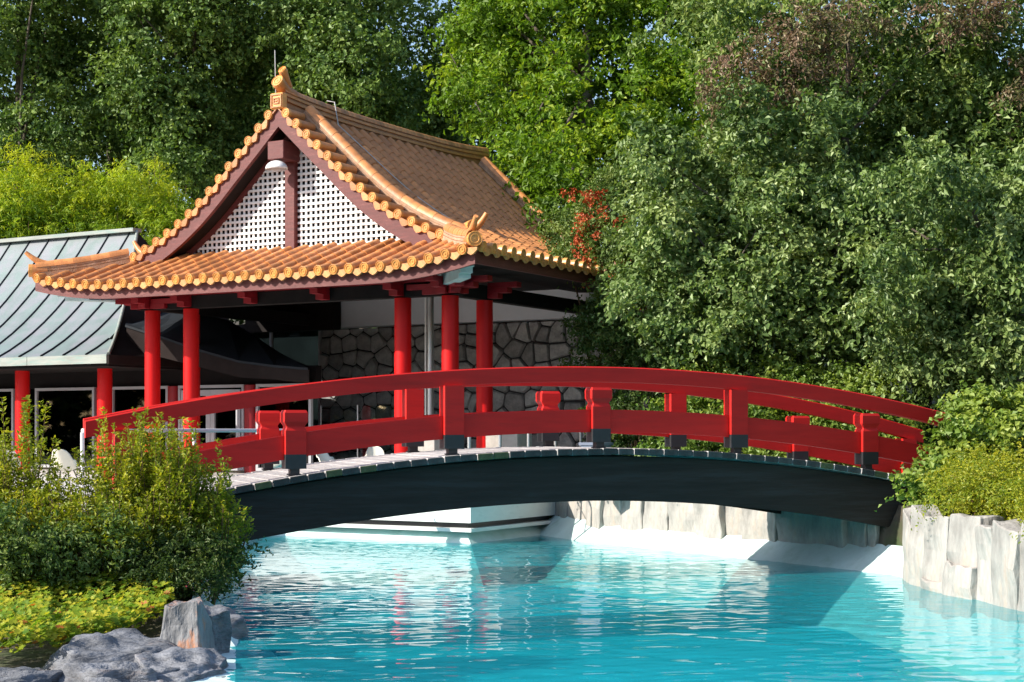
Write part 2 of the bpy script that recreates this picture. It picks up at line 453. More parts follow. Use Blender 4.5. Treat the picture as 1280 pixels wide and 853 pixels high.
while t < L1 - 0.1:
    w = PW - 0.012 - rng.random() * 0.006; tc = t + PW / 2
    m = MB().box((0, 0, 0), (w, W + 0.36, 0.085), ch=0.008)
    sl = math.atan(-0.0374 * tc)
    Mx = Matrix.Translation((tc, W / 2 + rng.uniform(-0.015, 0.015), deck(tc) - 0.055 + rng.uniform(-0.004, 0.004))) @ Matrix.Rotation(-sl, 4, 'Y')
    o = m.build('plank', M_plank, bridge, Mx)
    # dark weathered end grain on the same board
    o.data.materials.append(M_plankend)
    for p in o.data.polygons:
        if abs(p.normal.y) > 0.3: p.material_index = 1
    if rng.random() < 0.18:
        o.data.materials[1] = M_plankmoss
    t += PW; k += 1
for y, nm in ((-0.02, 'n'), (W - 0.06, 'f')):
    arch_strip(L0 + 0.42 if nm == 'f' else L0 + 0.24, L1, hrz, lambda t: hrz(t) - 0.205, y - 0.02, y + 0.12, 40, 0.015).build('handrail', M_red, bridge)
POSTS = [-6.2, -4.14, -2.07, 0.0, 2.08, 4.20, 6.2]
def make_post(t, y, high):
    z0 = deck(t)
    m = MB(); hw = 0.135
    def ring(z, a): return [Vector((i * a, j * a * 0.8, z)) for i, j in ((-1, -1), (1, -1), (1, 1), (-1, 1))]
    if high:
        secs = [ring(0.25, hw), ring(hrz(t) - 0.207 - z0, hw)]
    else:
        secs = [ring(0.25, hw), ring(0.545, hw), ring(0.585, hw * 0.86), ring(0.60, hw * 0.86), ring(0.655, hw * 1.12), ring(0.765, hw * 1.12), ring(0.80, hw * 0.98)]
    m.sweep(secs)
    o = m.build('post', M_red, bridge, Matrix.Translation((t, y, z0)))
    bevel(o, 0.008)
    b = MB(); b.sweep([ring(0.07, hw * 1.0), ring(0.25, hw * 1.0)]); b.box((0, 0, 0.03), (0.12, 0.12, 0.14)); b.box((0, 0, 0.0), (0.16, 0.14, 0.02))
    bevel(b.build('post_boot', M_boot, o), 0.006)
for s, y in ((0, 0.02), (1, W - 0.02)):
    ps = [p + (0.11 if s else 0) for p in POSTS]
    for i, t in enumerate(ps):
        if -6.5 < t < 6.5: make_post(t, y, i % 2 == 0)
    for i in range(len(ps) - 1):
        arch_strip(ps[i] + 0.137, ps[i + 1] - 0.137, lambda t: deck(t) + 0.505, lambda t: deck(t) + 0.205, y - 0.05, y + 0.05, 8, 0.008).build('lower_rail', M_red, bridge)

# ------------------------------------------------------------------ pavilion
PX = Vector((-5.334, 29.71, 0))
pav = root('pavilion', PX, ANG, 'open red-columned pavilion with curved orange glazed tile roof and white lattice gable', 'pavilion')
HW, DP = 5.42, 10.84
CX = 0.12
PK = [(0, 8.42), (0.5, 7.95), (1, 7.50), (1.5, 7.03), (2, 6.60), (2.5, 6.25), (3, 5.96), (3.85, 5.58), (4.6, 5.34), (5.42, 5.17), (6, 5.1)]
def P(d):
    d = abs(d)
    for (a, za), (b, zb) in zip(PK, PK[1:]):
        if d <= b: return za + (zb - za) * (d - a) / (b - a)
    return PK[-1][1]
# smooth the profile
_T = np.linspace(0, 6, 241); _Z = np.interp(_T, [k[0] for k in PK], [k[1] for k in PK])
for _ in range(60):
    _Z[1:-1] = (_Z[:-2] + 2 * _Z[1:-1] + _Z[2:]) / 4
def P(d): return float(np.interp(abs(d), _T, _Z))
def lift(t): t = abs(t); return 0.0 if t < 3.1 else 0.26 * ((t - 3.1) / 2.32) ** 2
def Fs(y, t): return 4.91 + 0.38 * y + lift(t)
VG = 1.38
def side_pt(d, y, sg): return Vector((sg * d, y, P(d)))
def skirt_pt(t, y, end): return Vector((t, y if end == 0 else DP - y, Fs(y, t)))

roof_s = MB()   # pan tile surface with a small step at each course
ROWL = 0.33
def arc_steps(fn, a, b, L):
    """split a..b into pieces of about L metres along the curve"""
    n = 60; pts = [fn(a + (b - a) * i / n) for i in range(n + 1)]
    cum = [0]
    for p, q in zip(pts, pts[1:]): cum.append(cum[-1] + (q - p).length)
    k = max(1, round(cum[-1] / L))
    return [a + (b - a) * float(np.interp(cum[-1] * i / k, cum, np.linspace(0, 1, n + 1))) for i in range(k + 1)]
def pan_strip(fn, lo, hi, u0, u1):
    """fn(s,u)->pt ; s downslope from lo (top) to hi (eave)"""
    st = arc_steps(lambda s: fn(s, u0), lo, hi, ROWL)
    for s0, s1 in zip(st, st[1:]):
        up = Vector((0, 0, 0.03)); lowv = Vector((0, 0, -0.012))
        a, b, c, d = fn(s0, u0) + lowv, fn(s0, u1) + lowv, fn(s1, u1) + up * 0.6, fn(s1, u0) + up * 0.6
        roof_s.add([a, b, c, d, fn(s1, u1) + lowv, fn(s1, u0) + lowv], [(0, 1, 2, 3), (3, 2, 4, 5)])
PITCH = 0.345
rolls = []      # (centre, down direction, normal) in pavilion space
ends = []       # tile ends at the eaves and verges
drips = []
def course(fn, lo, hi, u, end=True):
    st = arc_steps(lambda s: fn(s, u), lo, hi, 0.34)
    for s0, s1 in zip(st, st[1:]):
        p, q = fn(s0, u), fn(s1, u)
        side = (fn((s0 + s1) / 2, u + 0.05) - fn((s0 + s1) / 2, u - 0.05)).normalized()
        rolls.append((p, q, side))
    if end:
        d = (fn(hi, u) - fn(hi - 0.1, u)); 
        ends.append((fn(hi, u), d.normalized(), 1))
        drips.append((fn(hi, u + PITCH / 2), d.normalized()))
for sg in (1, -1):
    nY = 31
    for k in range(nY):
        y = 0.24 + k * PITCH
        yy = min(y, DP - y)
        lo = max(0.12, HW - yy) if yy < VG else 0.12
        if VG <= yy < 2.28: lo = 3.95
        if lo > HW - 0.1: continue
        course(lambda s, u: side_pt(s, u, sg), lo, HW, y)
    for k in range(nY + 1):
        y0 = max(0.02, 0.24 + (k - 0.5) * PITCH - 0.0); y1 = min(DP - 0.02, y0 + PITCH)
        yy = min((y0 + y1) / 2, DP - (y0 + y1) / 2)
        lo = max(0.05, HW - yy) if yy < VG else 0.05
        if HW - lo > 0.05: pan_strip(lambda s, u: side_pt(s, u, sg), lo, HW, y0, y1)
YT = 1.86
for e in (0, 1):
    for k in range(-15, 16):
        t = k * PITCH
        top = min(YT, HW - abs(t))
        if top < 0.12: continue
        course(lambda s, u: skirt_pt(u, top - s, e), 0.0, top, t)
        pan_strip(lambda s, u: skirt_pt(u, top - s, e), 0.0, top, t - PITCH / 2, t + PITCH / 2)

roof = roof_s.build('roof', M_tilepan, pav)
# roll tile: half tube, lower end slightly wider, with thickness at its lower lip
def roll_mesh(L, r0=0.082, r1=0.095, seg=7, name='roof_tile'):
    m = MB(); secs = []
    for x, r in ((0, r0), (L, r1), (L, r1 - 0.02)):
        secs.append([Vector((x, r * math.cos(a), r * math.sin(a) * 1.05)) for a in [math.pi * i / seg for i in range(seg + 1)]])
    m.sweep(secs[:2], closed=False, caps=False, smooth=True)
    m.sweep(secs[1:], closed=False, caps=False, smooth=False)
    return m
def rmat(p, q, side, off=0.012):
    d = (q - p).normalized(); n = d.cross(side).normalized()
    if n.z < 0: n = -n
    s = n.cross(d).normalized()
    L = (q - p).length
    M = Matrix(((d.x, s.x, n.x, 0), (d.y, s.y, n.y, 0), (d.z, s.z, n.z, 0), (0, 0, 0, 1)))
    return Matrix.Translation(p + n * off - d * 0.015) @ M @ Matrix.Diagonal(((L + 0.03), 1, 1, 1))
PI_ = Matrix.Translation(PX) @ Matrix.Rotation(ANG, 4, 'Z')
def camd(p): return (PI_ @ p - Vector((0, 0, 2))).length
def visible(r):
    p = r[0]
    return (p.x > 0 or p.y < 2) and p.y < 9.9
rolls.sort(key=lambda r: (0 if visible(r) else 1, camd(r[0])))
rm = roll_mesh(1.0).mesh('roof_tile', M_tile)
rgt = random.Random(3)
for r in rolls[:300]:
    jit = Matrix.Translation((0, rgt.uniform(-.006, .006), rgt.uniform(-.004, .006)))
    inst('roof_tile', rm, roof, rmat(*r) @ jit)
base = roll_mesh(1.0); rest = MB()
for r in rolls[300:]:
    M = rmat(*r); rest.add([M @ Vector(v) for v in base.v], base.f, True); rest.s[-7:] = [False] * 7
tag(rest.build('roof_tiles_far', M_tile, roof), kind='stuff')
# tile ends: disc with raised rings
def disc_mesh(r=0.098):
    m = MB(); secs = []
    prof = [(-0.06, r), (0.02, r), (0.025, r * .92), (0.012, r * .86), (0.012, r * .68), (0.024, r * .62), (0.024, r * .52), (0.010, r * .46), (0.010, r * .2), (0.02, r * .12), (0.02, 0.002)]
    for x, rr in prof:
        secs.append([Vector((x, rr * math.cos(a), rr * math.sin(a))) for a in [2 * math.pi * i / 14 for i in range(14)]])
    m.sweep(secs, True, False, False)
    return m
dm = disc_mesh().mesh('tile_end', M_tileend)
dripm = MB()
dp = [(-0.13, 0.02), (0.13, 0.02), (0.12, -0.03), (0.06, -0.085), (0, -0.115), (-0.06, -0.085), (-0.12, -0.03)]
dripm.sweep([[Vector((x, a, b)) for a, b in dp] for x in (-0.05, 0.0)])
M_drip = mat('drip_glaze', (0.58, 0.26, 0.085), 0.45, 0.2, 8, 0.1, 30, orand=0.15)
drm = dripm.mesh('drip_tile', M_drip); drv = dripm.mesh('drip_tile', M_tile)
def face_mat(p, d, vertical=False):
    d = d.normalized(); s = Vector((0, 0, 1)).cross(d).normalized(); n = d.cross(s)
    return Matrix.Translation(p) @ Matrix(((d.x, s.x, n.x, 0), (d.y, s.y, n.y, 0), (d.z, s.z, n.z, 0), (0, 0, 0, 1)))
for p, d, _ in ends:
    h = Vector((d.x, d.y, d.z * 0.4))
    inst('tile_end', dm, roof, face_mat(p + Vector((0, 0, 0.03)) + h * 0.03, h))
for p, d in drips:
    if abs(p.x) > HW - 0.03 and False: continue
    h = Vector((d.x, d.y, 0)).normalized()
    inst('drip_tile', drm, roof, face_mat(p + h * 0.02 + Vector((0, 0, -0.005)), h))
# verge tiles: short rolls across the gable edge
vroll = roll_mesh(1.0, 0.085, 0.09, 10)
vm_ = MB(); 
secs = []
for x, r in ((0, 0.088), (0.5, 0.094)):
    secs.append([Vector((x, r * math.cos(a), r * math.sin(a))) for a in [2 * math.pi * i / 12 for i in range(12)]])
vm_.sweep(secs, True, True, True)
vmesh = vm_.mesh('verge_tile', M_tile)
for e in (0, 1):
    for sg in (1, -1):
        st = arc_steps(lambda s: side_pt(s, 0, 1), 0.22, 4.15, 0.335)
        for i, s in enumerate(st):
            yv = VG if e == 0 else DP - VG
            dirv = Vector((0, -1, 0)) if e == 0 else Vector((0, 1, 0))
            q = side_pt(s, yv, sg) + Vector((0, 0, 0.05))
            o = inst('verge_tile', vmesh, roof, face_mat(q - dirv * 0.5, dirv))
            inst('tile_end', dm, roof, face_mat(q + dirv * 0.015, dirv))
            if i < len(st) - 1:
                s2 = (s + st[i + 1]) / 2
                q2 = side_pt(s2, yv, sg)
                tl = (side_pt(s2 + .1, yv, sg) - side_pt(s2 - .1, yv, sg)).normalized()
                d3 = dirv
                nrm = tl.cross(d3); nrm = nrm if nrm.z > 0 else -nrm
                Mx = Matrix.Translation(q2 + dirv * 0.03 + nrm * 0.0) @ Matrix(((d3.x, tl.x, nrm.x, 0), (d3.y, tl.y, nrm.y, 0), (d3.z, tl.z, nrm.z, 0), (0, 0, 0, 1)))
                inst('drip_tile', drv, roof, Mx)
# verge underlay, barge boards
def along(y0, y1, dz0, dz1, a, b, sg, n=36, name='barge_board', m=M_maroon, par=None):
    q = MB(); secs = []
    for i in range(n + 1):
        d = a + (b - a) * i / n
        secs.append([Vector((sg * d, y0, P(d) + dz0)), Vector((sg * d, y1, P(d) + dz0)), Vector((sg * d, y1, P(d) + dz1)), Vector((sg * d, y0, P(d) + dz1))])
    q.sweep(secs)
    return q.build(name, m, par or pav)
for e in (0, 1):
    def yy(y): return y if e == 0 else DP - y
    for sg in (1, -1):
        along(yy(VG - 0.02), yy(2.4), -0.012, -0.045, 0.0, 4.3, sg, name='verge_board', m=M_tilepan)
        along(yy(VG + 0.02), yy(VG + 0.11), -0.05, -0.40, 0.0, 4.32, sg)
        along(yy(VG + 0.12), yy(YT + 0.1), -0.33, -0.36, 0.0, 4.1, sg, name='verge_soffit', m=M_darkwood)
        along(yy(YT - 0.02), yy(YT + 0.06), -0.12, -0.50, 0.0, 4.1, sg, name='inner_barge_board')
# descending ridge and hip ridge: layered mortar courses with a row of ridge tiles on top
def ridge_run(pts, name='hip_ridge', h=0.24, w=0.13, taper=None):
    """pts: pavilion-space points at the foot of the ridge"""
    top = []
    for lay, (ww, z0, z1, m) in enumerate(((w, -0.03, h * 0.34, M_mortar), (w * 0.82, h * 0.34, h * 0.42, M_tilepan), (w * 0.95, h * 0.42, h * 0.70, M_mortar), (w * 0.8, h * 0.70, h * 0.76, M_tilepan), (w * 0.92, h * 0.76, h, M_mortar))):
        q = MB(); secs = []
        for i, p in enumerate(pts):
            d = pts[min(i + 1, len(pts) - 1)] - pts[max(i - 1, 0)]
            s = Vector((-d.y, d.x, 0)).normalized()
            n = s.cross(d).normalized(); n = n if n.z > 0 else -n
            secs.append([p + s * ww + n * z0, p - s * ww + n * z0, p - s * ww + n * z1, p + s * ww + n * z1])
        q.sweep(secs); o = q.build(name if lay == 0 else 'ridge_course', m, roof if lay == 0 else first)
        if lay == 0: first = o
    # ridge tiles on top
    L = 0; out = [pts[0]]
    cum = [0]
    for p, q in zip(pts, pts[1:]): cum.append(cum[-1] + (q - p).length)
    k = max(1, round(cum[-1] / 0.42))
    def pos(l):
        for i in range(len(cum) - 1):
            if l <= cum[i + 1] or i == len(cum) - 2:
                f = (l - cum[i]) / (cum[i + 1] - cum[i]); return pts[i].lerp(pts[i + 1], f)
    for i in range(k):
        a, b = pos(cum[-1] * i / k), pos(cum[-1] * (i + 1) / k)
        d = b - a; s = Vector((-d.y, d.x, 0)).normalized(); n = s.cross(d).normalized(); n = n if n.z > 0 else -n
        inst('ridge_tile', rtm, first, rmat(a + n * h, b + n * h, s, 0.0))
    return first
rtm = roll_mesh(1.0, 0.118, 0.124, 8).mesh('ridge_tile', M_tile)
def horn(p, d, L=0.5, curl=0.35, r=0.075, name='ridge_horn'):
    d = Vector((d.x, d.y, 0)).normalized(); pts = []; rad = []
    for i in range(8):
        f = i / 7
        pts.append(p + d * L * f + Vector((0, 0, curl * f * f))); rad.append(r * (1 - 0.45 * f * f))
    return MB().tube(pts, rad, 10).build(name, M_tile, roof)
def capdisc(p, d, r=0.13, L=0.3, name='ridge_end'):
    m = MB(); m.tube([p - d * L, p], [r * 0.92, r], 14); o = m.build(name, M_tile, roof)
    Ms = Matrix.Diagonal((1, r / 0.098, r / 0.098, 1))
    inst('ridge_end_disc', dm, o, face_mat(p + d * 0.005, d) @ Ms)
    return o
for e in (0, 1):
    dv = Vector((0, -1, 0)) if e == 0 else Vector((0, 1, 0))
    def yv(y): return y if e == 0 else DP - y
    for sg in (1, -1):
        pts = [side_pt(0.15 + (4.0 - 0.15) * i / 24, yv(2.03), sg) for i in range(25)]
        ridge_run(pts, 'descending_ridge', h=0.19, w=0.115)
        pe = pts[-1]
        out = Vector((sg, 0, 0))
        diag = Vector((sg, dv.y, 0)).normalized()
        capdisc(pe + Vector((0, 0, 0.32)) + out * 0.12, (out + dv * 0.8).normalized(), 0.115, 0.28)
        horn(pe + out * 0.1 + Vector((0, 0, 0.26)), out, 0.34, 0.28)
        hp = []
        for i in range(13):
            f = i / 12; d = 3.98 + (HW - 0.12 - 3.98) * f
            yq = (HW - d) if f > 0 else HW - d
            z = max(P(d), Fs(HW - d, d)) + 0.02
            hp.append(Vector((sg * d, yv(HW - d + 0.0), z)))
        ridge_run(hp, 'hip_ridge', h=0.16, w=0.12)
        c = hp[-1]
        capdisc(c + Vector((0, 0, 0.10)) + diag * 0.16, diag, 0.135, 0.35)
        horn(c + Vector((0, 0, 0.24)) - diag * 0.25, diag, 0.5, 0.24)
# main ridge
mr = [Vector((0, VG + 0.12 + (DP - 2 * VG - 0.24) * i / 30, P(0) + 0.10 + 0.12 * abs(i / 15 - 1) ** 3)) for i in range(31)]
q = MB(); q.sweep([[p + Vector((-0.14, 0, -0.3)), p + Vector((0.14, 0, -0.3)), p + Vector((0.10, 0, 0.08)), p + Vector((-0.10, 0, 0.08))] for p in mr])
ridge = q.build('main_ridge', M_tilepan, roof)
for z, ww in ((-0.12, 0.16), (-0.01, 0.135)):
    q = MB(); q.sweep([[p + Vector((-ww, 0, z)), p + Vector((ww, 0, z)), p + Vector((ww, 0, z + 0.05)), p + Vector((-ww, 0, z + 0.05))] for p in mr])
    q.build('ridge_course', M_tile, ridge)
for i in range(0, 30):
    a, b = mr[i] + Vector((0, 0, 0.08)), mr[i + 1] + Vector((0, 0, 0.08))
    inst('ridge_tile', rtm, ridge, rmat(a, b, Vector((1, 0, 0)), 0.0))
# front ornament: square pattern tile, roll end and curled finial
fr = MB().box((0, VG + 0.03, P(0) + 0.10), (0.30, 0.14, 0.32), ch=0.02).build('ridge_front_tile', M_tileend, roof)
pm = MB()
for a, b, c, d in ((0, .12, .26, .025), (0, -.12, .26, .025), (-.12, 0, .025, .24), (.12, 0, .025, .24), (0, .05, .14, .02), (0, -.05, .14, .02), (-.06, 0, .02, .1), (.06, 0, .02, .1), (0, 0, .06, .02)):
    pm.box((a, VG - 0.05, P(0) + 0.10 + b), (c, 0.02, d))
pm.build('pattern_relief', M_tile, fr)
zt = P(0) + 0.28
MB().tube([(0, VG + 0.5, zt + 0.02), (0, VG + 0.25, zt + 0.06), (0, VG + 0.02, zt + 0.20)], [0.12, 0.125, 0.135], 14).build('finial', M_tile, roof)
inst('tile_end', dm, roof, face_mat(Vector((0, VG + 0.0, zt + 0.22)), Vector((0, -1, 0.5))) @ Matrix.Diagonal((1, 1.35, 1.35, 1)))
MB().tube([(0.02, VG + 0.35, zt + 0.15), (0.03, VG + 0.2, zt + 0.32), (0.05, VG + 0.1, zt + 0.44)], [0.07, 0.085, 0.09], 12).build('finial', M_tile, roof)
inst('tile_end', dm, roof, face_mat(Vector((0.05, VG + 0.09, zt + 0.45)), Vector((0, -1, 0.7))) @ Matrix.Diagonal((1, 0.9, 0.9, 1)))
MB().tube([(-0.08, VG + 0.05, zt - 0.3), (-0.10, VG + 0.04, zt + 0.85)], 0.009, 6).build('lightning_rod', M_cable, roof)
# lightning cable lying over the roof
cp = [(0.0, 3.0, P(0) + 0.40), (0.18, 3.02, P(0) + 0.36)]
for i in range(14):
    d = 0.25 + i * 0.23; cp.append((d, 3.05 + 0.04 * i - 0.0, P(d) + 0.125))
MB().tube(cp, 0.012, 6).build('lightning_cable', M_cable, roof)
cp = []
for i in range(6): cp.append((3.4 + 0.25 * i, 7.2 + 0.05 * i, P(3.4 + .25 * i) + 0.13))
MB().tube(cp, 0.012, 6).build('lightning_cable', M_cable, roof)

# eave boards and soffit
def eave_board(end):
    q = MB(); secs = []
    for i in range(45):
        t = -HW + 0.06 + (2 * HW - 0.12) * i / 44
        y0, y1 = (0.10, 0.16) if end == 0 else (DP - 0.10, DP - 0.16)
        z = Fs(0, t)
        secs.append([Vector((t, y0, z - 0.26)), Vector((t, y1, z - 0.26)), Vector((t, y1, z - 0.02)), Vector((t, y0, z - 0.02))])
    q.sweep(secs); return q.build('eave_board', M_maroon, pav)
eave_board(0); eave_board(1)
for sg in (1, -1):
    q = MB(); z = P(HW)
    q.box((sg * (HW - 0.13), DP / 2, z - 0.14), (0.06, DP - 0.22, 0.24)); q.build('eave_board', M_maroon, pav)
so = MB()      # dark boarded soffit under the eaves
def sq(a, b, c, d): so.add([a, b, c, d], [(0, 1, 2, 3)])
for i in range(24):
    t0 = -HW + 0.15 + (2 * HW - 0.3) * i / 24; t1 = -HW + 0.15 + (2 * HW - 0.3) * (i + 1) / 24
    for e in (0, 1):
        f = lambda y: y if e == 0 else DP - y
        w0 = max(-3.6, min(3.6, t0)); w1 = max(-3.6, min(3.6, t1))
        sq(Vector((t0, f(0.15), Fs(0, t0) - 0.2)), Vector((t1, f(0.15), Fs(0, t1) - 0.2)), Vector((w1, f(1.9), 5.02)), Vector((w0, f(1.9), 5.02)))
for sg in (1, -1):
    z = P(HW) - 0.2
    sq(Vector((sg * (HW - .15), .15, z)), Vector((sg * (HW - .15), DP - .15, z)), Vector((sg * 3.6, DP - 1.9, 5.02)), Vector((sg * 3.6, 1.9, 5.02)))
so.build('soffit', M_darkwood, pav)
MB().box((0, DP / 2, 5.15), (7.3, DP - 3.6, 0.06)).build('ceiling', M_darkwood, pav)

# gable: board backing, lattice slats, king post, beam end
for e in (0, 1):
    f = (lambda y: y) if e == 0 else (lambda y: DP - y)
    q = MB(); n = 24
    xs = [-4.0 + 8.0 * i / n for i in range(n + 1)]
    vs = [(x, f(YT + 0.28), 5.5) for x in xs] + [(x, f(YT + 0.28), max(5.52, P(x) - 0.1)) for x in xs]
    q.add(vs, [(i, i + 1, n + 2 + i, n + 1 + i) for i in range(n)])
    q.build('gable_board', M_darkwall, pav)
gab = MB().box((0, YT + 0.0, 5.60), (7.2, 0.09, 0.07)).build('gable_lattice', M_maroon, pav)
LP = 0.122; lw = 0.05
x = -3.7
while x < 3.7:
    if abs(x) > 0.16:
        z1 = P(abs(x) + 0.02) - 0.40
        if z1 > 5.72:
            MB().box((x, YT + 0.02, (5.6 + z1) / 2), (lw, 0.018, z1 - 5.6)).build('slat', M_white, gab)
    x += LP
z = 5.66
while z < 8.0:
    d = float(np.interp(-(z + 0.40), -_Z, _T))
    if d > 0.2:
        for sg in (1, -1):
            MB().box((sg * (d + 0.13) / 2, YT + 0.001, z), (d - 0.13, 0.018, lw)).build('slat', M_white, gab)
    z += LP
bevel(MB().box((0, YT - 0.04, 6.6), (0.25, 0.13, 2.1)).build('king_post', M_maroon, pav), 0.01)
bevel(MB().box((-0.02, YT - 0.15, 7.55), (0.40, 0.75, 0.36)).build('ridge_beam_end', M_maroon, pav), 0.012)
for e in (0, 1):
    q = MB(); y = YT + 0.12 if e == 0 else DP - YT - 0.12
    q.box((0, y, 5.45), (7.6, 0.1, 0.3)); q.build('gable_sill', M_maroon, pav)

# columns, beams, brackets
def col_mesh(h, r, m, name='column'):
    q = MB(); q.tube([(0, 0, 0), (0, 0, h)], r, 24); return q.mesh(name, m)
cm = col_mesh(4.52 - 1.05, 0.162, M_column)
Y0 = 1.70; Y1 = Y0 + 7.44
cols = [(CX + s * a, Y0) for s in (1, -1) for a in (3.72, 2.65)] + [(CX + s * 3.72, Y0 + 1.25) for s in (1, -1)]
for x, y in cols:
    inst('column', cm, pav, Matrix.Translation((x, y, 1.05)))
    MB().tube([(x, y, 1.05), (x, y, 1.12)], 0.20, 20).build('column_base', M_concrete, pav)
bevel(MB().box((CX, Y0, 4.66), (7.44 + 0.5, 0.2, 0.27)).build('beam', M_darkwood, pav), 0.01)
MB().box((CX, Y0 - 0.12, 4.83), (8.6, 0.16, 0.07)).build('eave_purlin', M_bracket, pav)
for sg in (1, -1):
    bevel(MB().box((CX + sg * 3.72, (Y0 + Y1) / 2, 4.66), (0.2, 7.44 - 0.21, 0.28)).build('beam', M_darkwood, pav), 0.01)
MB().box((-4.15, 7.15, 4.76), (2.7, 0.3, 0.70)).build('beam', M_darkwood, pav)
def bracket(x, y, dx, dy, n=3, L=0.42):
    q = MB(); d = Vector((dx, dy, 0)).normalized(); s = Vector((-d.y, d.x, 0))
    for i in range(n):
        l = L * (0.55 + 0.5 * i); z = 4.60 + 0.1 * i
        Mx = Matrix(((d.x, s.x, 0), (d.y, s.y, 0), (0, 0, 1))).to_4x4()
        q.box(Vector((x, y, z)) + d * l / 2, (l, 0.19 - 0.004 * i, 0.098), Mx)
    return q.build('bracket', M_bracket, pav)
for s in (1, -1):
    for a in (3.72, 2.65): bracket(CX + s * a, Y0 - 0.10, 0, -1)
    for a in (0.9,): bracket(CX + s * a, Y0 - 0.10, 0, -1, 3, 0.38)
    bracket(CX + s * 3.84, Y0, s, 0); bracket(CX + s * 3.84, Y0 + 1.25, s, 0)
    bracket(CX + s * 3.60, Y0 - 0.101, -s, 0, 2, 0.7)
    bracket(CX + s * 3.80, Y0 - 0.08, s, -1, 3, 0.62)
    bracket(CX + s * 3.72, Y0 - 0.105, s, -0.001, 3, 0.60)
# pale stepped hip beam ends at the corners
for s in (1, -1):
    q = MB(); d = Vector((s, -1, 0)).normalized(); sd = Vector((-d.y, d.x, 0))
    Mx = Matrix(((d.x, sd.x, 0), (d.y, sd.y, 0), (0, 0, 1))).to_4x4()
    for l, z, h in ((2.12, 4.93, 0.1), (2.0, 4.83, 0.1), (1.85, 4.74, 0.08)):
        q.box(Vector((s * 3.6, 1.8, z)) + d * l / 2, (l, 0.22, h), Mx)
    q.build('hip_beam', M_palecap, pav)
q = MB()
q.add([(-5.28, 0.17, 4.90), (-3.9, 0.17, 4.66), (-3.75, 0.9, 4.70), (-5.2, 0.7, 4.86)], [(0, 1, 2, 3)])
q.add([(-5.28, 0.17, 4.94), (-3.9, 0.17, 4.72), (-3.75, 0.9, 4.74), (-5.2, 0.7, 4.90)], [(3, 2, 1, 0)])
q.add([(-5.28, 0.17, 4.90), (-3.9, 0.17, 4.66), (-3.9, 0.17, 4.72), (-5.28, 0.17, 4.94)], [(0, 1, 2, 3)])
q.build('pale_flashing', M_lightsoffit, pav)

# floodlight on the gable
lp = PI_ @ Vector((-0.05, YT - 0.45, 7.18))
lamp = root('gable_lamp', lp, ANG, 'white domed floodlight hanging under the peak of the lattice gable', 'lamp')
q = MB(); secs = []
for i in range(8):
    a = math.pi / 2 * i / 7
    secs.append([Vector((0.235 * math.sin(a + 0.02) * math.cos(b), 0.2 * math.sin(a + 0.02) * math.sin(b), 0.17 * math.cos(a))) for b in [2 * math.pi * j / 18 for j in range(18)]])
secs.append([p * 0.93 for p in secs[-1]])
q.sweep(secs, True, False, True); q.build('lamp_shade', M_white, lamp)
MB().tube([(0, 0, 0.02), (0, 0, -0.03)], [0.16, 0.10], 14).build('lamp_lens', M_frame, lamp)
MB().tube([(0, 0, 0.16), (0, 0.1, 0.24), (0.0, 0.32, 0.26)], 0.02, 8).build('lamp_arm', M_white, lamp)

# ------------------------------------------------------------------ stone building behind the pavilion
S0 = Vector((1.43, 34.5, 0))
swall = root('stone_wall', S0, ANG, 'grey irregular field stone wall with pale band above, behind the pavilion columns', 'wall')
XL, XR = -7.08, 2.6
MB().box(((XL + XR) / 2, 0.25, 2.74), (XR - XL, 0.3, 3.4)).build('joint_bed', M_joint, swall)
MB().box(((XL + XR) / 2, 0.10, 4.96), (XR - XL, 0.5, 0.96)).build('white_band', M_lilac, swall)
MB().box((XL - 0.03, 0.14, 2.76), (0.05, 0.24, 3.42)).build('corner_strip', M_frame, swall)
def clip(poly, n, c):
    out = []
    for i in range(len(poly)):
        p, q = poly[i - 1], poly[i]
        a = p[0] * n[0] + p[1] * n[1] - c; b = q[0] * n[0] + q[1] * n[1] - c
        if (a <= 0) != (b <= 0):
            f = a / (a - b); out.append((p[0] + (q[0] - p[0]) * f, p[1] + (q[1] - p[1]) * f))
        if b <= 0: out.append(q)
    return out
rs = random.Random(11)
seeds = []
z = 1.0; row = 0
while z < 4.6:
    x = XL - 0.2 + rs.random() * 0.4
    left = True
    while x < XR + 0.3:
        big = rs.random()
        fx = (x - XL) / (XR - XL)
        st = 0.22 + 0.24 * fx * rs.random() + 0.20 * rs.random()
        seeds.append((x + rs.uniform(-.12, .12), z + rs.uniform(-.16, .16) * (0.35 + fx)))
        x += st + 0.08
    z += 0.30 + 0.10 * rs.random(); row += 1
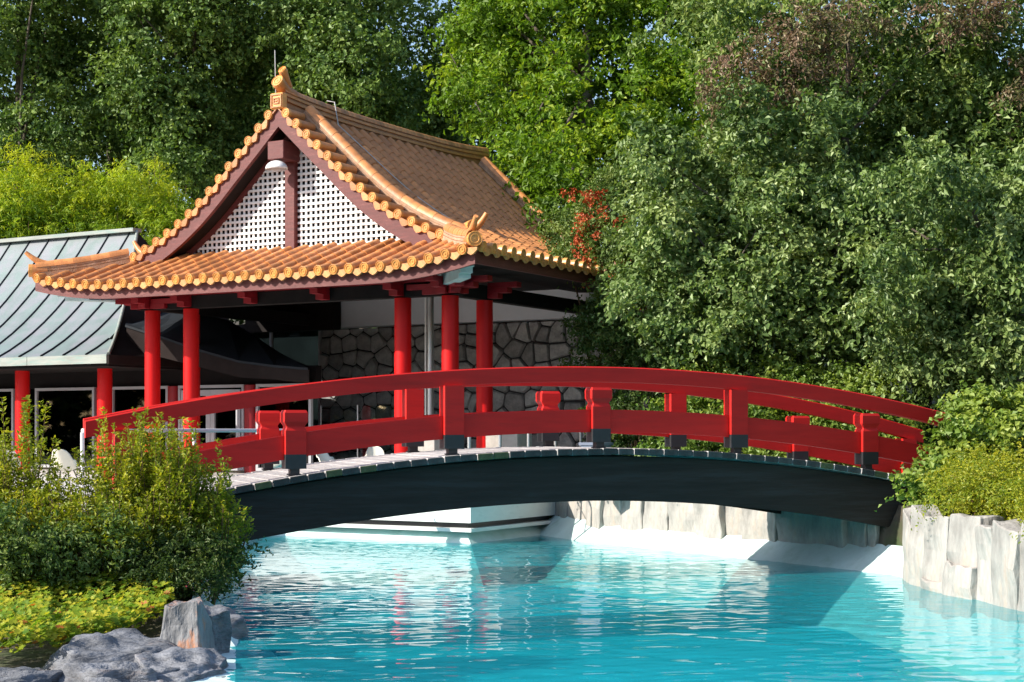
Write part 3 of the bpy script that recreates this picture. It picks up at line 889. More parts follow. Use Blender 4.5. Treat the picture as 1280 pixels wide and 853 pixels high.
for i, (sx, sz) in enumerate(seeds):
    poly = [(XL, 1.06), (XR, 1.06), (XR, 4.44), (XL, 4.44)]
    for j, (tx, tz) in enumerate(seeds):
        if i == j or abs(tx - sx) > 1.6 or abs(tz - sz) > 1.4: continue
        nx_, nz_ = tx - sx, tz - sz; L = math.hypot(nx_, nz_); nx_ /= L; nz_ /= L
        poly = clip(poly, (nx_, nz_), (sx + tx) / 2 * nx_ + (sz + tz) / 2 * nz_ - 0.017)
        if len(poly) < 3: break
    if len(poly) < 3: continue
    # round the outline a little and jitter
    pp = []
    for k in range(len(poly)):
        a, b, c = Vector(poly[k - 1]), Vector(poly[k]), Vector(poly[(k + 1) % len(poly)])
        if (b - a).length < 0.03: continue
        la, lc = min(0.2, 0.025 / max((a - b).length, .01)), min(0.2, 0.025 / max((c - b).length, .01))
        pp += [b.lerp(a, la), b.lerp(c, lc)]
    if len(pp) < 3: continue
    cx = sum(p.x for p in pp) / len(pp); cz = sum(p.y for p in pp) / len(pp)
    proud = 0.055 + rs.random() * 0.05; n = len(pp); tiltx = rs.uniform(-.1, .1); tiltz = rs.uniform(-.1, .1)
    q = MB(); secs = []
    for yb, sc in ((0.12, 1.0), (-proud * 0.45, 0.99), (-proud, 0.86)):
        secs.append([Vector(((p.x - cx) * sc, yb + ((p.x - cx) * tiltx + (p.y - cz) * tiltz if sc < .9 else 0), (p.y - cz) * sc)) for p in pp])
    q.sweep(secs[::-1], True, False)
    q.add(secs[-1], [tuple(range(n))])
    q.build('stone', M_stone, swall, Matrix.Translation((cx, 0.1, cz)))

# glass wall to the left of the stone wall
gw = root('glass_wall', S0 + A * (XL - 0.06), ANG, 'tall dark glass wall left of the stone wall, reflecting trees', 'glass wall')
for i in range(5):
    x0 = -1.56 * (i + 1); 
    MB().box((x0 + 0.78, 0.2, 3.9), (1.48, 0.02, 1.35)).build('pane', M_glass, gw)
    MB().box((x0 + 0.78, 0.2, 2.1), (1.48, 0.02, 2.1)).build('pane', M_glass, gw)
    MB().box((x0 + 0.0, 0.18, 2.85), (0.06, 0.10, 3.6)).build('mullion', M_frame, gw)
MB().box((-3.9, 0.19, 3.19), (7.8, 0.12, 0.08)).build('transom', M_white, gw)
MB().box((-3.9, 0.19, 4.62), (7.8, 0.14, 0.1)).build('top_rail', M_darkwood, gw)
MB().box((-3.9, 3.5, 2.8), (7.8, 0.1, 3.5)).build('inner_wall', M_roomreflect, gw)  # wall colour carries the tree reflection of the panes before it

# steel post, glass screen, railings
sp = at(538, 400, 33.0)
o = root('steel_post', (sp.x, sp.y, 1.05), 0, 'tall slim grey steel post between the pavilion columns', 'post')
MB().tube([(0, 0, 0), (0, 0, 4.0)], 0.075, 16).build('shaft', M_steel, o)
MB().tube([(-0.10, -0.03, 0), (-0.10, -0.03, 4.0)], 0.02, 8).build('pipe', M_white, o)

gsx = at(401, 500, 34.6); gs = root('glass_screen', (gsx.x, gsx.y, 1.05), ANG, 'low glass wind screen with thin posts in front of the stone wall', 'glass screen')
for i in range(3):
    inst('screen_post', MB().tube([(0, 0, 0), (0, 0, 1.5)], 0.02, 8).mesh('screen_post', M_steel), gs, Matrix.Translation((i * 1.0, 0, 0)))
for i in range(2):
    MB().box((i * 1.0 + 0.5, 0, 0.78), (0.95, 0.012, 1.4)).build('pane', M_clear, gs)

C0 = Vector((-0.73, 27.5, 1.05)) + B * 0.12 - A * 0.1
pr = root('platform_railing', C0, 0, 'slim steel post railing along the right edge of the white terrace', 'railing')
pm_ = MB().tube([(0, 0, 0), (0, 0, 0.98)], 0.035, 10).mesh('railing_post', M_steel)
for i in range(7):
    inst('railing_post', pm_, pr, Matrix.Translation(B * 1.07 * i))
MB().tube([Vector((0, 0, 1.0)), B * 6.5 + Vector((0, 0, 1.0))], 0.025, 8).build('top_rail', M_steel, pr)
MB().tube([Vector((0, 0, .45)), B * 6.5 + Vector((0, 0, 0.45))], 0.012, 8).build('wire', M_steel, pr)

wr = root('white_railing', at(362, 539, 23.5) * 1.0, 0, 'white tubular handrail across the terrace by the left bridge end', 'railing')
wr.location.z = 1.05
p0 = at(103, 539, 20.0) - wr.location; p1 = Vector((0, 0, 0)); p1.z = 0.945; p0.z = 0.945
MB().tube([p0, p1], 0.028, 10).build('top_rail', M_white, wr)
for f in (0.0, 0.5, 1.0):
    q = p0.lerp(p1, f); MB().tube([(q.x, q.y, 0.92), (q.x, q.y, 0)], 0.026, 10).build('railing_post', M_white, wr)

def planter(u, D, w, h, label, m):
    p = at(u, 550, D); o = root('planter', (p.x, p.y, 1.05), ANG, label, 'planter')
    q = MB().box((0, 0, h / 2), (w, w * 0.8, h), ch=0.02); q.build('trough', m, o)
    MB().box((0, 0, h + 0.01), (w * 0.84, w * 0.6, 0.03)).build('soil', M_ground, o)
    return o
planter(536, 29.0, 0.5, 0.82, 'square beige concrete planter between the first two right pavilion columns', M_concrete)
planter(636, 30.0, 0.7, 0.92, 'low beige concrete planter right of the rightmost pavilion column', M_concrete)
o = root('storage_box', (at(745, 550, 27.5).x, 27.5, 0.95), ANG, 'small blue grey storage box behind the crest of the bridge', 'box')
bevel(MB().box((0, 0, 0.4), (0.42, 0.4, 0.8)).build('box_body', M_bluegrey, o), 0.02); MB().box((0, 0, 0.81), (0.46, 0.44, 0.05)).build('box_lid', M_bluegrey, o)

# shell chairs on the terrace
def shell_chair(x, y, rz, label, grp=None):
    o = root('shell_chair', (x, y, 1.05), rz, label, 'chair', grp); o.scale = (0.9, 0.9, 0.8)
    q = MB(); secs = []
    for i in range(9):
        f = i / 8
        # profile of the shell: seat front to back top
        if f < 0.5: c = Vector((0, -0.25 + 0.5 * f * 1.0, 0.44 - 0.05 * math.sin(f * 2 * math.pi / 2)))
        else: c = Vector((0, 0.02 + 0.22 * (f - 0.5) * 2, 0.40 + 0.42 * (f - 0.5) * 2))
        wd = 0.25 * (1 - 0.35 * abs(f - 0.45) ** 2 * 3)
        row = []
        for j in range(9):
            g = j / 4 - 1
            row.append(c + Vector((g * wd, -0.12 * g * g * (1 if f > .4 else 0.3), 0.09 * g * g * (1 if f <= .6 else 0) - 0.10 * g ** 4 * (1 if f > 0.8 else 0))))
        secs.append(row + [p + Vector((0, 0.015, -0.015)) for p in row[::-1]])
    q.sweep(secs, True, True, True); q.build('seat_shell', M_chairwhite, o)
    for sx in (-1, 1):
        for sy in (-1, 1):
            MB().tube([(sx * 0.12, sy * 0.12, 0.40), (sx * 0.24, sy * 0.24, 0.0)], 0.011, 6).build('leg', M_darkmetal, o)
    return o
p = at(8, 590, 24.5); shell_chair(p.x, p.y, R(200), 'cream rounded chair at the left edge behind the bushes')
p = at(80, 590, 24.5); shell_chair(p.x, p.y, R(170), 'cream rounded chair behind the bushes beside the white railing post')
p = at(345, 590, 26.0); shell_chair(p.x, p.y, R(120), 'cream rounded chair on the terrace seen below the low left bridge rail')
p = at(408, 590, 27.0); shell_chair(p.x, p.y, R(60), 'cream rounded chair nearest the bridge on the bright terrace')
p = at(470, 580, 28.5); shell_chair(p.x, p.y, R(15), 'cream rounded chair beside the second pavilion column from the right')

# ------------------------------------------------------------------ copper-roofed building on the left
E1 = Vector((-8.65, 33.44, 0))
lb = root('restaurant_building', E1, ANG, 'long low building with flared green copper seam roof, red columns and dark windows', 'building')
def cz(v):   # v 0 at the eave .. 1 at the ridge ; flared
    return 3.62 + 3.18 * (0.50 * v + 0.50 * v * v)
DR = 3.5; RX = -2.5
# front slope panels: local x = along A (0 at the corner, negative left), local y = depth
n_v = 10; pw = 0.68
def front_pt(x, v): return Vector((x, DR * v, cz(v)))
k = 0; xe = 0.0
roofL = MB().box((-12, DR + 0.0, cz(1) + 0.04), (19.0, 0.3, 0.09)).build('roof', M_copperfascia, lb)
panels = 30
for k in range(panels):
    x0, x1 = -k * pw, -(k + 1) * pw
    # the panels at the hip end are cut by the hip line from (0,0) to (RX,DR)
    q = MB(); secs = []; ok = False; seamp = []
    for i in range(n_v + 1):
        v = i / n_v; lim = RX * v
        a, b = min(x0 - 0.02, lim), min(x1 + 0.0, lim)
        if a - b < 0.01: b = a - 0.01
        if b <= lim and (a - b) > 0.02 or i == 0:
            secs.append([front_pt(a, v), front_pt(b, v), front_pt(b, v) - Vector((0, 0, 0.03)), front_pt(a, v) - Vector((0, 0, 0.03))])
        if x1 <= lim: seamp.append(front_pt(x1, v) + Vector((0, 0, 0.02)))
    if len(secs) > 1: q.sweep(secs); q.build('roof_panel', M_copper, roofL)
    if len(seamp) > 1: MB().tube(seamp, 0.02, 6).build('seam', M_seamshade, roofL)
# hip end (facing right, its shade put into the darker colour) and back slope
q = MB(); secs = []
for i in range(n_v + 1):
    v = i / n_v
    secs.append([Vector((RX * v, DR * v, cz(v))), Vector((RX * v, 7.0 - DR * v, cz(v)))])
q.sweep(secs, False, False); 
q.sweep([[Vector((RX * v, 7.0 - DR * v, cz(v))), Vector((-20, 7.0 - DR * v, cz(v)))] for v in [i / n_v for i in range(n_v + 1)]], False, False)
q.build('roof_slope', M_shadebrown, roofL)
MB().tube([front_pt(RX * v, v) + Vector((0, 0, 0.02)) for v in [i / 10 for i in range(11)]], 0.04, 6).build('hip_seam', M_copperfascia, roofL)
for i in range(9):
    x = -i * 2.4; MB().box((x - 1.2, -0.03, 3.53), (2.385, 0.06, 0.19)).build('fascia_panel', M_copperfascia, roofL)
MB().box((0.03, 3.5, 3.52), (0.06, 7.1, 0.2)).build('fascia_panel', M_shadebrown, roofL)  # side fascia darkened in colour to stand for its shade
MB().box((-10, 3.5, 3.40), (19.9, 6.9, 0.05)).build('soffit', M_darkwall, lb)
# side wing, shade put into its dark colours: roof sweeping down to the right
def lx(u, y):    # local x on the line at depth y for a pixel column
    k = (u - 640) / F; a = E1 + B * y
    return (k * a.y - a.x) / (A.x - k * A.y)
wf = [(158, 4.33, 3.52), (180, 4.19, 3.58), (202, 4.05, 3.60), (250, 3.73, 3.36), (300, 3.46, 3.12), (345, 3.34, 3.06), (386, 3.27, 3.02)]
wr_ = [(163, 4.74), (215, 4.72), (250, 4.66), (285, 4.48), (316, 4.13), (348, 3.72), (388, 3.32)]
secs = []; sh = []
for (u, zt_, zb_), (u2, z2) in zip(wf, wr_):
    a, b = lx(u, 1.2), lx(u2, 3.0)
    secs.append([Vector((a, 1.2, zb_)), Vector((b, 3.0, min(z2 - .3, zb_ + .2))), Vector((b, 3.0, z2)), Vector((a, 1.2, zt_))])
    sh.append([Vector((a, 1.16, zt_ - 0.03)), Vector((b, 3.0, z2 + 0.004)), Vector((b, 3.0, z2 + 0.035)), Vector((a, 1.16, zt_ + 0.02))])
MB().sweep(secs).build('wing_roof', M_shadebrown, lb)
MB().sweep(sh).build('wing_roof_sheet', M_seamshade, lb)  # seam colour reused here as the painted shade of the sheet
# facade
FY = 2.3
def window(x0, x1, door=False):
    o = MB(); w = 0.065
    for c, d in ((((x0 + x1) / 2, FY, 2.98), (x1 - x0, 0.08, w)), ((x0 + w / 2, FY, 2.06), (w, 0.08, 1.77)), ((x1 - w / 2, FY, 2.06), (w, 0.08, 1.77)), (((x0 + x1) / 2, FY, 1.14), (x1 - x0, 0.08, w))):
        o.box(c, d)
    o = o.build('window', M_frame, lb)
    MB().box(((x0 + x1) / 2, FY + 0.02, 2.06), (x1 - x0 - 0.14, 0.012, 1.76)).build('pane', M_glass, o)
    if door:
        for s in (0, 1):
            a = x0 + 0.09 + s * ((x1 - x0 - 0.18) / 2); b = a + (x1 - x0 - 0.18) / 2 - 0.01
            d = MB()
            for c, e in ((((a + b) / 2, FY - 0.02, 2.84), (b - a, 0.05, 0.13)), ((a + 0.06, FY - 0.02, 2.0), (0.12, 0.05, 1.55)), ((b - 0.06, FY - 0.02, 2.0), (0.12, 0.05, 1.55)), (((a + b) / 2, FY - 0.02, 1.28), (b - a, 0.05, 0.2))):
                d.box(c, e)
            d.build('door_leaf', M_frame, o)
def fx(u):   # local x on the facade line for a pixel column
    k = (u - 640) / F; a = E1 + B * FY
    return (k * a.y - a.x) / (A.x - k * A.y)
XE = fx(392)
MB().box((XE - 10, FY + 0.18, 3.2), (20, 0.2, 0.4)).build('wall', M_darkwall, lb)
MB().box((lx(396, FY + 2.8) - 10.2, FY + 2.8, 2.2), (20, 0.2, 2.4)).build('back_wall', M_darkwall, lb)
MB().box((XE - 10, FY + 0.2, 1.10), (20, 0.18, 0.12)).build('plinth', M_concrete, lb)
for u0, u1, dr in ((-190, -100, 0), (-95, 18, 0), (45, 119, 0), (140, 211, 0), (224, 306, 1), (321, 390, 0)):
    window(fx(u0), fx(u1), bool(dr))
lcm = col_mesh(3.42 - 1.05, 0.165, M_column)
def fcol(u, yoff, nm='column'):
    k = (u - 640) / F; a = E1 + B * yoff
    x = (k * a.y - a.x) / (A.x - k * A.y)
    inst(nm, lcm, lb, Matrix.Translation((x, yoff, 1.05)))
for u in (-75, 28, 131): fcol(u, 1.05)
lcm = col_mesh(3.0 - 1.05, 0.15, M_bracket)
for u in (30, 128, 218, 314): fcol(u, FY + 0.05)

# ------------------------------------------------------------------ rocks
def slab(w, h, t, seed, m, lean=0.0, top=0.12, taper=0.13, name='slab', parent=None, M=None, sub=(6, 3, 7), jag=0.05, shape=None):
    """upright quarried slab: width w, height h, thickness t with broken faces"""
    nx_, ny_, nz_ = sub; bm = bmesh.new()
    bmesh.ops.create_cube(bm, size=1)
    bmesh.ops.subdivide_edges(bm, edges=bm.edges[:], cuts=5, use_grid_fill=True)
    sl = random.Random(seed); slope = sl.uniform(-top, top); off = Vector((seed * 3.7, seed * 1.3, seed * 2.1))
    tw = sl.uniform(-0.12, 0.12)
    for v in bm.verts:
        x, y, z = v.co
        zz = z + 0.5
        p = Vector((x * w, y * t, z * h))
        n1 = noise.noise(p * 1.5 + off); n2 = noise.noise(p * 4.5 + off * 2)
        k = 1 - taper * zz * (0.8 + 0.3 * noise.noise(off))
        v.co = Vector((x * w * k + tw * (zz - .5) * w * 0.4 + n2 * jag * 0.6, y * t * k + n1 * jag * 1.6 + n2 * jag * 0.7 + lean * zz, z * h + (slope * x * 2 * h + n2 * jag + n1 * jag * 0.5) * (zz ** 2)))
    bmesh.ops.triangulate(bm, faces=bm.faces[:])
    me = bpy.data.meshes.new(name); bm.to_mesh(me); bm.free(); me.materials.append(m)
    for p in me.polygons: p.use_smooth = False
    o = inst(name, me, parent, M)
    b = o.modifiers.new('bevel', 'BEVEL'); b.width = 0.015; b.segments = 1; b.limit_method = 'ANGLE'; b.angle_limit = R(35)
    return o
def wall_of_slabs(rt, path, wmin, wmax, z0, hfun, seed, t=0.3, m=M_rock):
    rr = random.Random(seed); inv = rt.matrix_basis.inverted()
    cum = [0]; P_ = [Vector((a, b, 0)) for a, b in path]
    for p, q in zip(P_, P_[1:]): cum.append(cum[-1] + (q - p).length)
    def pos(l):
        for i in range(len(cum) - 1):
            if l <= cum[i + 1] or i == len(cum) - 2:
                f = (l - cum[i]) / (cum[i + 1] - cum[i]); return P_[i].lerp(P_[i + 1], f)
    l = 0; k = 0
    while l < cum[-1] - 0.1:
        w = rr.uniform(wmin, wmax); a, b = pos(l), pos(min(l + w, cum[-1]))
        d = (b - a); h = hfun(l) + rr.uniform(-.07, .07); c = (a + b) / 2; ang = math.atan2(d.y, d.x)
        side = Vector((d.y, -d.x, 0)).normalized()
        if t > 0.32 and rr.random() < 0.5:
            hs = h * rr.uniform(0.38, 0.6)
            slab(d.length * 1.02, hs, t * 1.1, seed * 10 + k + 500, m, parent=rt, M=Matrix.Translation(c + side * 0.05 + Vector((0, 0, z0 + hs / 2))) @ Matrix.Rotation(ang, 4, 'Z'), taper=0.05)
        Mx = Matrix.Translation(c + side * rr.uniform(-0.05, 0.06) + Vector((0, 0, z0 + h / 2))) @ Matrix.Rotation(ang + rr.uniform(-.07, .07), 4, 'Z') @ Matrix.Rotation(rr.uniform(-.05, .05), 4, 'Y')
        slab(d.length * rr.uniform(0.98, 1.04), h, t, seed * 10 + k, m, parent=rt, M=Mx, taper=0.05, jag=0.04)
        l += w - 0.01; k += 1
rw = root('rock_wall', (5.6, 18, 0), 0, 'tall pale slate slabs edging the pool at right, below the bushes', 'rock wall')
bpy.context.view_layer.update()
wall_of_slabs(rw, [(5.75, 21.15), (5.28, 20.62), (5.78, 17.3), (6.35, 14), (6.7, 10.5)], 0.45, 0.8, -0.35, lambda l: 1.22 + 0.02 * l, 3, 0.34)
for o in rw.children: o.matrix_basis = rw.matrix_basis.inverted() @ o.matrix_basis
fw = root('slab_wall', (3, 25, 0), 0, 'row of pale cracked stone slabs along the far pool edge beneath the bridge', 'rock wall')
wall_of_slabs(fw, [(1.0, 30.3), (1.3, 29.4), (1.75, 28.3), (2.4, 27.2), (3.7, 25.15), (5.35, 22.6)], 0.42, 0.85, 0.22, lambda l: 0.80, 7, 0.3)
for o in fw.children: o.matrix_basis = fw.matrix_basis.inverted() @ o.matrix_basis
# earth packed behind the slabs
def boulder(name, c, r, seed, label, m=M_rockdark, rot=0, flat=0.0):
    bm = bmesh.new(); bmesh.ops.create_icosphere(bm, subdivisions=5, radius=1)
    rr = random.Random(seed); planes = []
    for _ in range(11):
        d = Vector((rr.gauss(0, 1), rr.gauss(0, 1), rr.gauss(0, 0.8))).normalized(); planes.append((d, rr.uniform(0.62, 0.85)))
    planes.append((Vector((0.1, -0.1, 1)).normalized(), 0.55 + flat))
    off = Vector((seed * 1.7, seed, seed * 2.3))
    for v in bm.verts:
        p = v.co.copy()
        for d, k in planes:
            e = p.dot(d) - k
            if e > 0: p -= d * e * 0.95
        q_ = Vector((p.x, p.y * 1.3, p.z * 3)); p += p.normalized() * (0.14 * noise.noise(p * 1.7 + off) + 0.07 * noise.noise(q_ * 3 + off) - 0.09 * abs(noise.noise(q_ * 1.6 + off)) + 0.03 * noise.noise(q_ * 9 + off))
        # layered slate ridges
        p.z += 0.018 * math.sin(p.z * 22 + 3 * noise.noise(p * 2 + off))
        v.co = Vector((p.x * r[0], p.y * r[1], p.z * r[2]))
    me = bpy.data.meshes.new(name); bm.to_mesh(me); bm.free(); me.materials.append(m)
    for p in me.polygons: p.use_smooth = True
    o = inst(name, me); o.location = c; o.rotation_euler = (0, 0, rot)
    return tag(o, label, 'rock')
def px(u, v, D): return tuple(at(u, v, D))
boulder('boulder', (-3.42, 13.3, -0.12), (0.62, 0.7, 0.6), 4, 'broad flat grey rock beneath the low leafy ground cover', rot=0.2)
boulder('boulder', (-3.98, 12.15, -0.24), (0.85, 0.6, 0.62), 9, 'rounded grey boulder in the bottom left corner of the photo', rot=1.2)
boulder('boulder', (-3.05, 12.5, -0.26), (0.66, 0.62, 0.62), 13, 'dark folded grey rock at the water between the flat rock and upright slab', rot=2.2)
boulder('boulder', (-2.7, 12.75, -0.20), (0.48, 0.75, 0.55), 33, 'low grey rock standing in the water right below the upright slabs', rot=0.1)
boulder('boulder', (-3.0, 15.2, 0.02), (0.4, 0.55, 0.42), 21, 'small grey rock behind the upright slab by the left pool edge', rot=0.4)
boulder('boulder', (-4.9, 13.3, -0.26), (0.7, 0.7, 0.5), 27, 'low grey rock at the left margin under the yellow-green leaves', rot=0.9)
boulder('boulder', (-2.38, 12.3, -0.26), (0.32, 0.6, 0.42), 43, 'small grey rock at the waterline at the bottom of the left bank', rot=0.1)
boulder('boulder', (-2.75, 11.7, -0.2), (0.5, 0.6, 0.5), 41, 'grey rock at the bottom edge of the photo where the left bank meets the water', rot=1.5)
boulder('boulder', (-3.4, 11.3, -0.3), (0.9, 0.6, 0.5), 37, 'grey rock at the bottom edge in front of the rounded boulder', rot=0.5)
M_rocktop = mat('rust_stained_slate', (0.20, 0.205, 0.215), 0.8, 0.5, 3.0, 1.0, 14, dirt=(0.40, 0.17, 0.08), dscale=2.2, dlow=0.50, dhigh=0.62, stretch=(1.5, 1.5, 0.7))
o = slab(0.60, 1.26, 0.5, 5, M_rocktop, name='upright_stone', M=Matrix.Translation((-2.86, 13.7, -0.13)) @ Matrix.Rotation(R(-14), 4, 'Z'), top=0.06, jag=0.07, taper=0.6)
tag(o, 'upright blue grey stone slab with orange top at the left pool corner', 'rock')
o = slab(0.35, 0.95, 0.4, 15, M_rockdark, name='upright_stone', M=Matrix.Translation((-2.68, 14.0, -0.22)) @ Matrix.Rotation(R(-30), 4, 'Z'), top=0.16, jag=0.06, taper=0.5)
tag(o, 'narrow grey stone slab leaning right of the orange-topped slab', 'rock')

# ------------------------------------------------------------------ foliage
def nrm(v): return v / np.maximum(np.linalg.norm(v, axis=-1, keepdims=True), 1e-9)
def leaf_quads(pos, nor, ax, L, Wd, rng, fold=0.18):
    """diamond leaves: base, side, tip, side"""
    ax = nrm(ax - nor * (ax * nor).sum(1, keepdims=True)); sd = np.cross(nor, ax)
    L = L[:, None]; Wd = Wd[:, None]
    v = np.stack([pos - ax * L * .5, pos + sd * Wd * .5 + nor * L * fold - ax * L * .04, pos + ax * L * .5, pos - sd * Wd * .5 + nor * L * fold - ax * L * .04], 1)
    return v.reshape(-1, 3)
def lobes_foliage(lobes, n, size, aspect, seed, clump=0.5, up=0.35, droop=0.3, shell=0.55, tb=(0.0, 1.0), per=90):
    """lobes: (centre, radii, tint shift). Leaves are spread on clumps through the crown volume."""
    rng = np.random.default_rng(seed)
    vol = np.array([(r[0] * r[1] + r[1] * r[2] + r[0] * r[2]) for _, r, *_ in lobes]); vol = vol / vol.sum()
    Vs = []; Ts = []
    for i, lb_ in enumerate(lobes):
        c, r = np.array(lb_[0], float), np.array(lb_[1], float); ts = lb_[2] if len(lb_) > 2 else 0.0
        nl = int(n * vol[i]); nc = max(4, nl // per)
        d = nrm(rng.normal(size=(nc, 3))); rad = shell + (1 - shell) * rng.random(nc) ** 0.6 + rng.normal(size=nc) * 0.17
        rad *= 1 + 0.2 * np.sin(d[:, 0] * 7 + seed) * np.cos(d[:, 2] * 6 + i)
        cc = c + d * r * rad[:, None]
        cr = clump * (0.6 + 0.8 * rng.random(nc)); ct = rng.random(nc)
        k = rng.integers(0, nc, nl)
        NT = 8
        td = nrm(rng.normal(size=(nc, NT, 3)) * np.array([1, 1, 0.6]) + d[:, None, :] * 0.7 + np.array([0, 0, 0.12 - 0.45 * droop]))
        j = rng.integers(0, NT, nl); e = td[k, j]; er = 0.12 + (0.8 + 0.9 * rng.random((nc, NT)))[k, j] * rng.random(nl) ** 0.75
        jit = rng.normal(size=(nl, 3)) * (0.115 * cr[k])[:, None]
        pos = cc[k] + e * (cr[k] * er)[:, None] + jit
        pos[:, 2] -= droop * 0.3 * cr[k] * er ** 2
        e = nrm(e * 0.6 + jit / cr[k][:, None] * 3)
        nor = nrm(d[k] * 0.18 + e * 0.5 + np.array([0, 0, up]) + rng.normal(size=(nl, 3)) * 0.55)
        ax = rng.normal(size=(nl, 3)) + e * 0.6 + np.array([0, 0, -droop])
        s = size * (0.65 + 0.7 * rng.random(nl))
        Vs.append(leaf_quads(pos, nor, ax, s, s * aspect, rng))
        t = np.clip(tb[0] + (tb[1] - tb[0]) * (0.62 * ct[k] + 0.38 * rng.random(nl)) + ts, 0, 1)
        Ts.append(np.repeat(t, 4))
    V = np.concatenate(Vs); T = np.concatenate(Ts)
    return V, T
def foliage_obj(name, V, T, m, parent, base):
    V = V - np.array(base)
    return inst(name, np_mesh(name, V, np.arange(len(V)).reshape(-1, 4), m, T), parent)
def limb_tubes(q, base, lobes, seed, r0, n=10, trunk_top=None):
    rr = random.Random(seed); b = Vector(base)
    top = trunk_top or (sum((Vector(l[0]) for l in lobes), Vector()) / len(lobes))
    for _ in range(n):
        l = rr.choice(lobes); c = Vector(l[0]); r = l[1]
        e = c + Vector((rr.uniform(-.7, .7) * r[0], rr.uniform(-.7, .7) * r[1], rr.uniform(-.6, .8) * r[2]))
        s = b.lerp(top, rr.uniform(0.35, 1.0)); mid = s.lerp(e, 0.5) + Vector((rr.uniform(-.3, .3), rr.uniform(-.3, .3), rr.uniform(-.1, .4)))
        q.tube([s - b, s.lerp(mid, .5) - b, mid - b, e - b], [r0 * .42, r0 * .34, r0 * .22, r0 * .06], 6)
def tree(name, label, cat, base, lobes, n, size, aspect, m, seed, r0=0.18, group=None, crown='crown', limbs=12, **kw):
    rt = root(name, base, 0, label, cat, group)
    V, T = lobes_foliage(lobes, n, size, aspect, seed, **kw)
    foliage_obj(crown, V, T, m, rt, base)
    b = Vector(base); cen = sum((Vector(l[0]) for l in lobes), Vector()) / len(lobes)
    top = Vector((cen.x * .7 + b.x * .3, cen.y * .7 + b.y * .3, cen.z + 0.2 * (cen.z - b.z)))
    q = MB(); rr = random.Random(seed)
    pts = [Vector((0, 0, -0.3)), (top - b) * 0.3 + Vector((rr.uniform(-.1, .1), 0, 0)), (top - b) * 0.65 + Vector((rr.uniform(-.15, .15), 0, 0)), top - b]
    q.tube(pts, [r0, r0 * .8, r0 * .55, r0 * .25], 9)
    q.build('trunk', M_bark, rt)
    q = MB(); limb_tubes(q, base, lobes, seed, r0, limbs, top); q.build('branches', M_bark, rt)
    return rt
def LB(u, v, D, ru, rv, rd=None, ts=0.0):
    c = at(u, v, D); k = D / F
    return (tuple(c), (ru * k, rd if rd else (ru + rv) / 2 * k, rv * k), ts)

M_lf_dark = leafmat('leaf_alder', [(0.030, 0.070, 0.020), (0.078, 0.142, 0.036), (0.155, 0.225, 0.070)], 0.09, 0.3)
M_lf_wood = leafmat('leaf_far_wood', [(0.012, 0.03, 0.008), (0.03, 0.055, 0.014)], 0.04, 0.2)
M_lf_bright = leafmat('leaf_bright', [(0.045, 0.095, 0.008), (0.09, 0.175, 0.014), (0.21, 0.28, 0.02)], 0.06, 0.45)
M_lf_bamboo = leafmat('leaf_bamboo', [(0.09, 0.17, 0.015), (0.18, 0.27, 0.02), (0.34, 0.38, 0.03)], 0.05, 0.5)
M_lf_grey = leafmat('leaf_grey_green', [(0.030, 0.066, 0.018), (0.088, 0.148, 0.044), (0.20, 0.265, 0.115)], 0.12, 0.3)
M_lf_mid = leafmat('leaf_mid', [(0.026, 0.060, 0.015), (0.074, 0.132, 0.032), (0.165, 0.22, 0.07)], 0.10, 0.3)
M_lf_purple = leafmat('leaf_purple', [(0.04, 0.07, 0.02), (0.07, 0.09, 0.03), (0.11, 0.075, 0.06), (0.17, 0.11, 0.10)], 0.10, 0.25)
M_lf_red = leafmat('leaf_berries', [(0.20, 0.035, 0.015), (0.32, 0.065, 0.025)], 0.08, 0.1)
M_lf_shrub = leafmat('leaf_shrub', [(0.05, 0.10, 0.015), (0.10, 0.17, 0.03), (0.22, 0.28, 0.06)], 0.09, 0.4)
M_lf_deep = leafmat('leaf_deep', [(0.014, 0.034, 0.008), (0.030, 0.060, 0.012), (0.065, 0.09, 0.022)], 0.08, 0.3)
M_lf_box = leafmat('leaf_box', [(0.055, 0.095, 0.010), (0.14, 0.19, 0.015), (0.34, 0.33, 0.03)], 0.08, 0.45)
M_lf_ger = leafmat('leaf_cranesbill', [(0.05, 0.12, 0.012), (0.14, 0.22, 0.02), (0.30, 0.30, 0.03), (0.30, 0.07, 0.03)], 0.05, 0.45)

# back row of broadleaf trees
back = [(20, 50, 'dark broadleaf tree at the far left edge behind the bamboo thicket'),
        (135, 54, 'dark leafy tree second from left above the copper roof'),
        (250, 49, 'tall dense tree rising left of the pavilion ridge peak'),
        (350, 55, 'tall dark tree directly behind the pavilion peak'),
        (455, 48, 'broad green tree behind the upper ridge of the tiled roof'),
        (560, 53, 'dark green tree between the ridge of the roof and the bright tree')]
for i, (u, D, lab) in enumerate(back):
    rr = random.Random(40 + i); lobes = []
    for j in range(15):
        v = -90 + 330 * (j + 0.5) / 15 + rr.uniform(-15, 15)
        wdt = 70 * (0.5 + 0.5 * min(1, (v + 150) / 150))
        lobes.append(LB(u + rr.uniform(-wdt, wdt), v, D + rr.uniform(-2, 2), rr.uniform(34, 58), rr.uniform(24, 40), 1.3))
    b = at(u, 0, D); bz = gz(b.x, b.y)
    tree('broadleaf_tree', lab, 'tree', (b.x, b.y, bz), lobes, 50000, 0.15, 0.68, M_lf_dark, 100 + i, 0.2, 'dark trees behind the pavilion', clump=0.62, limbs=9)
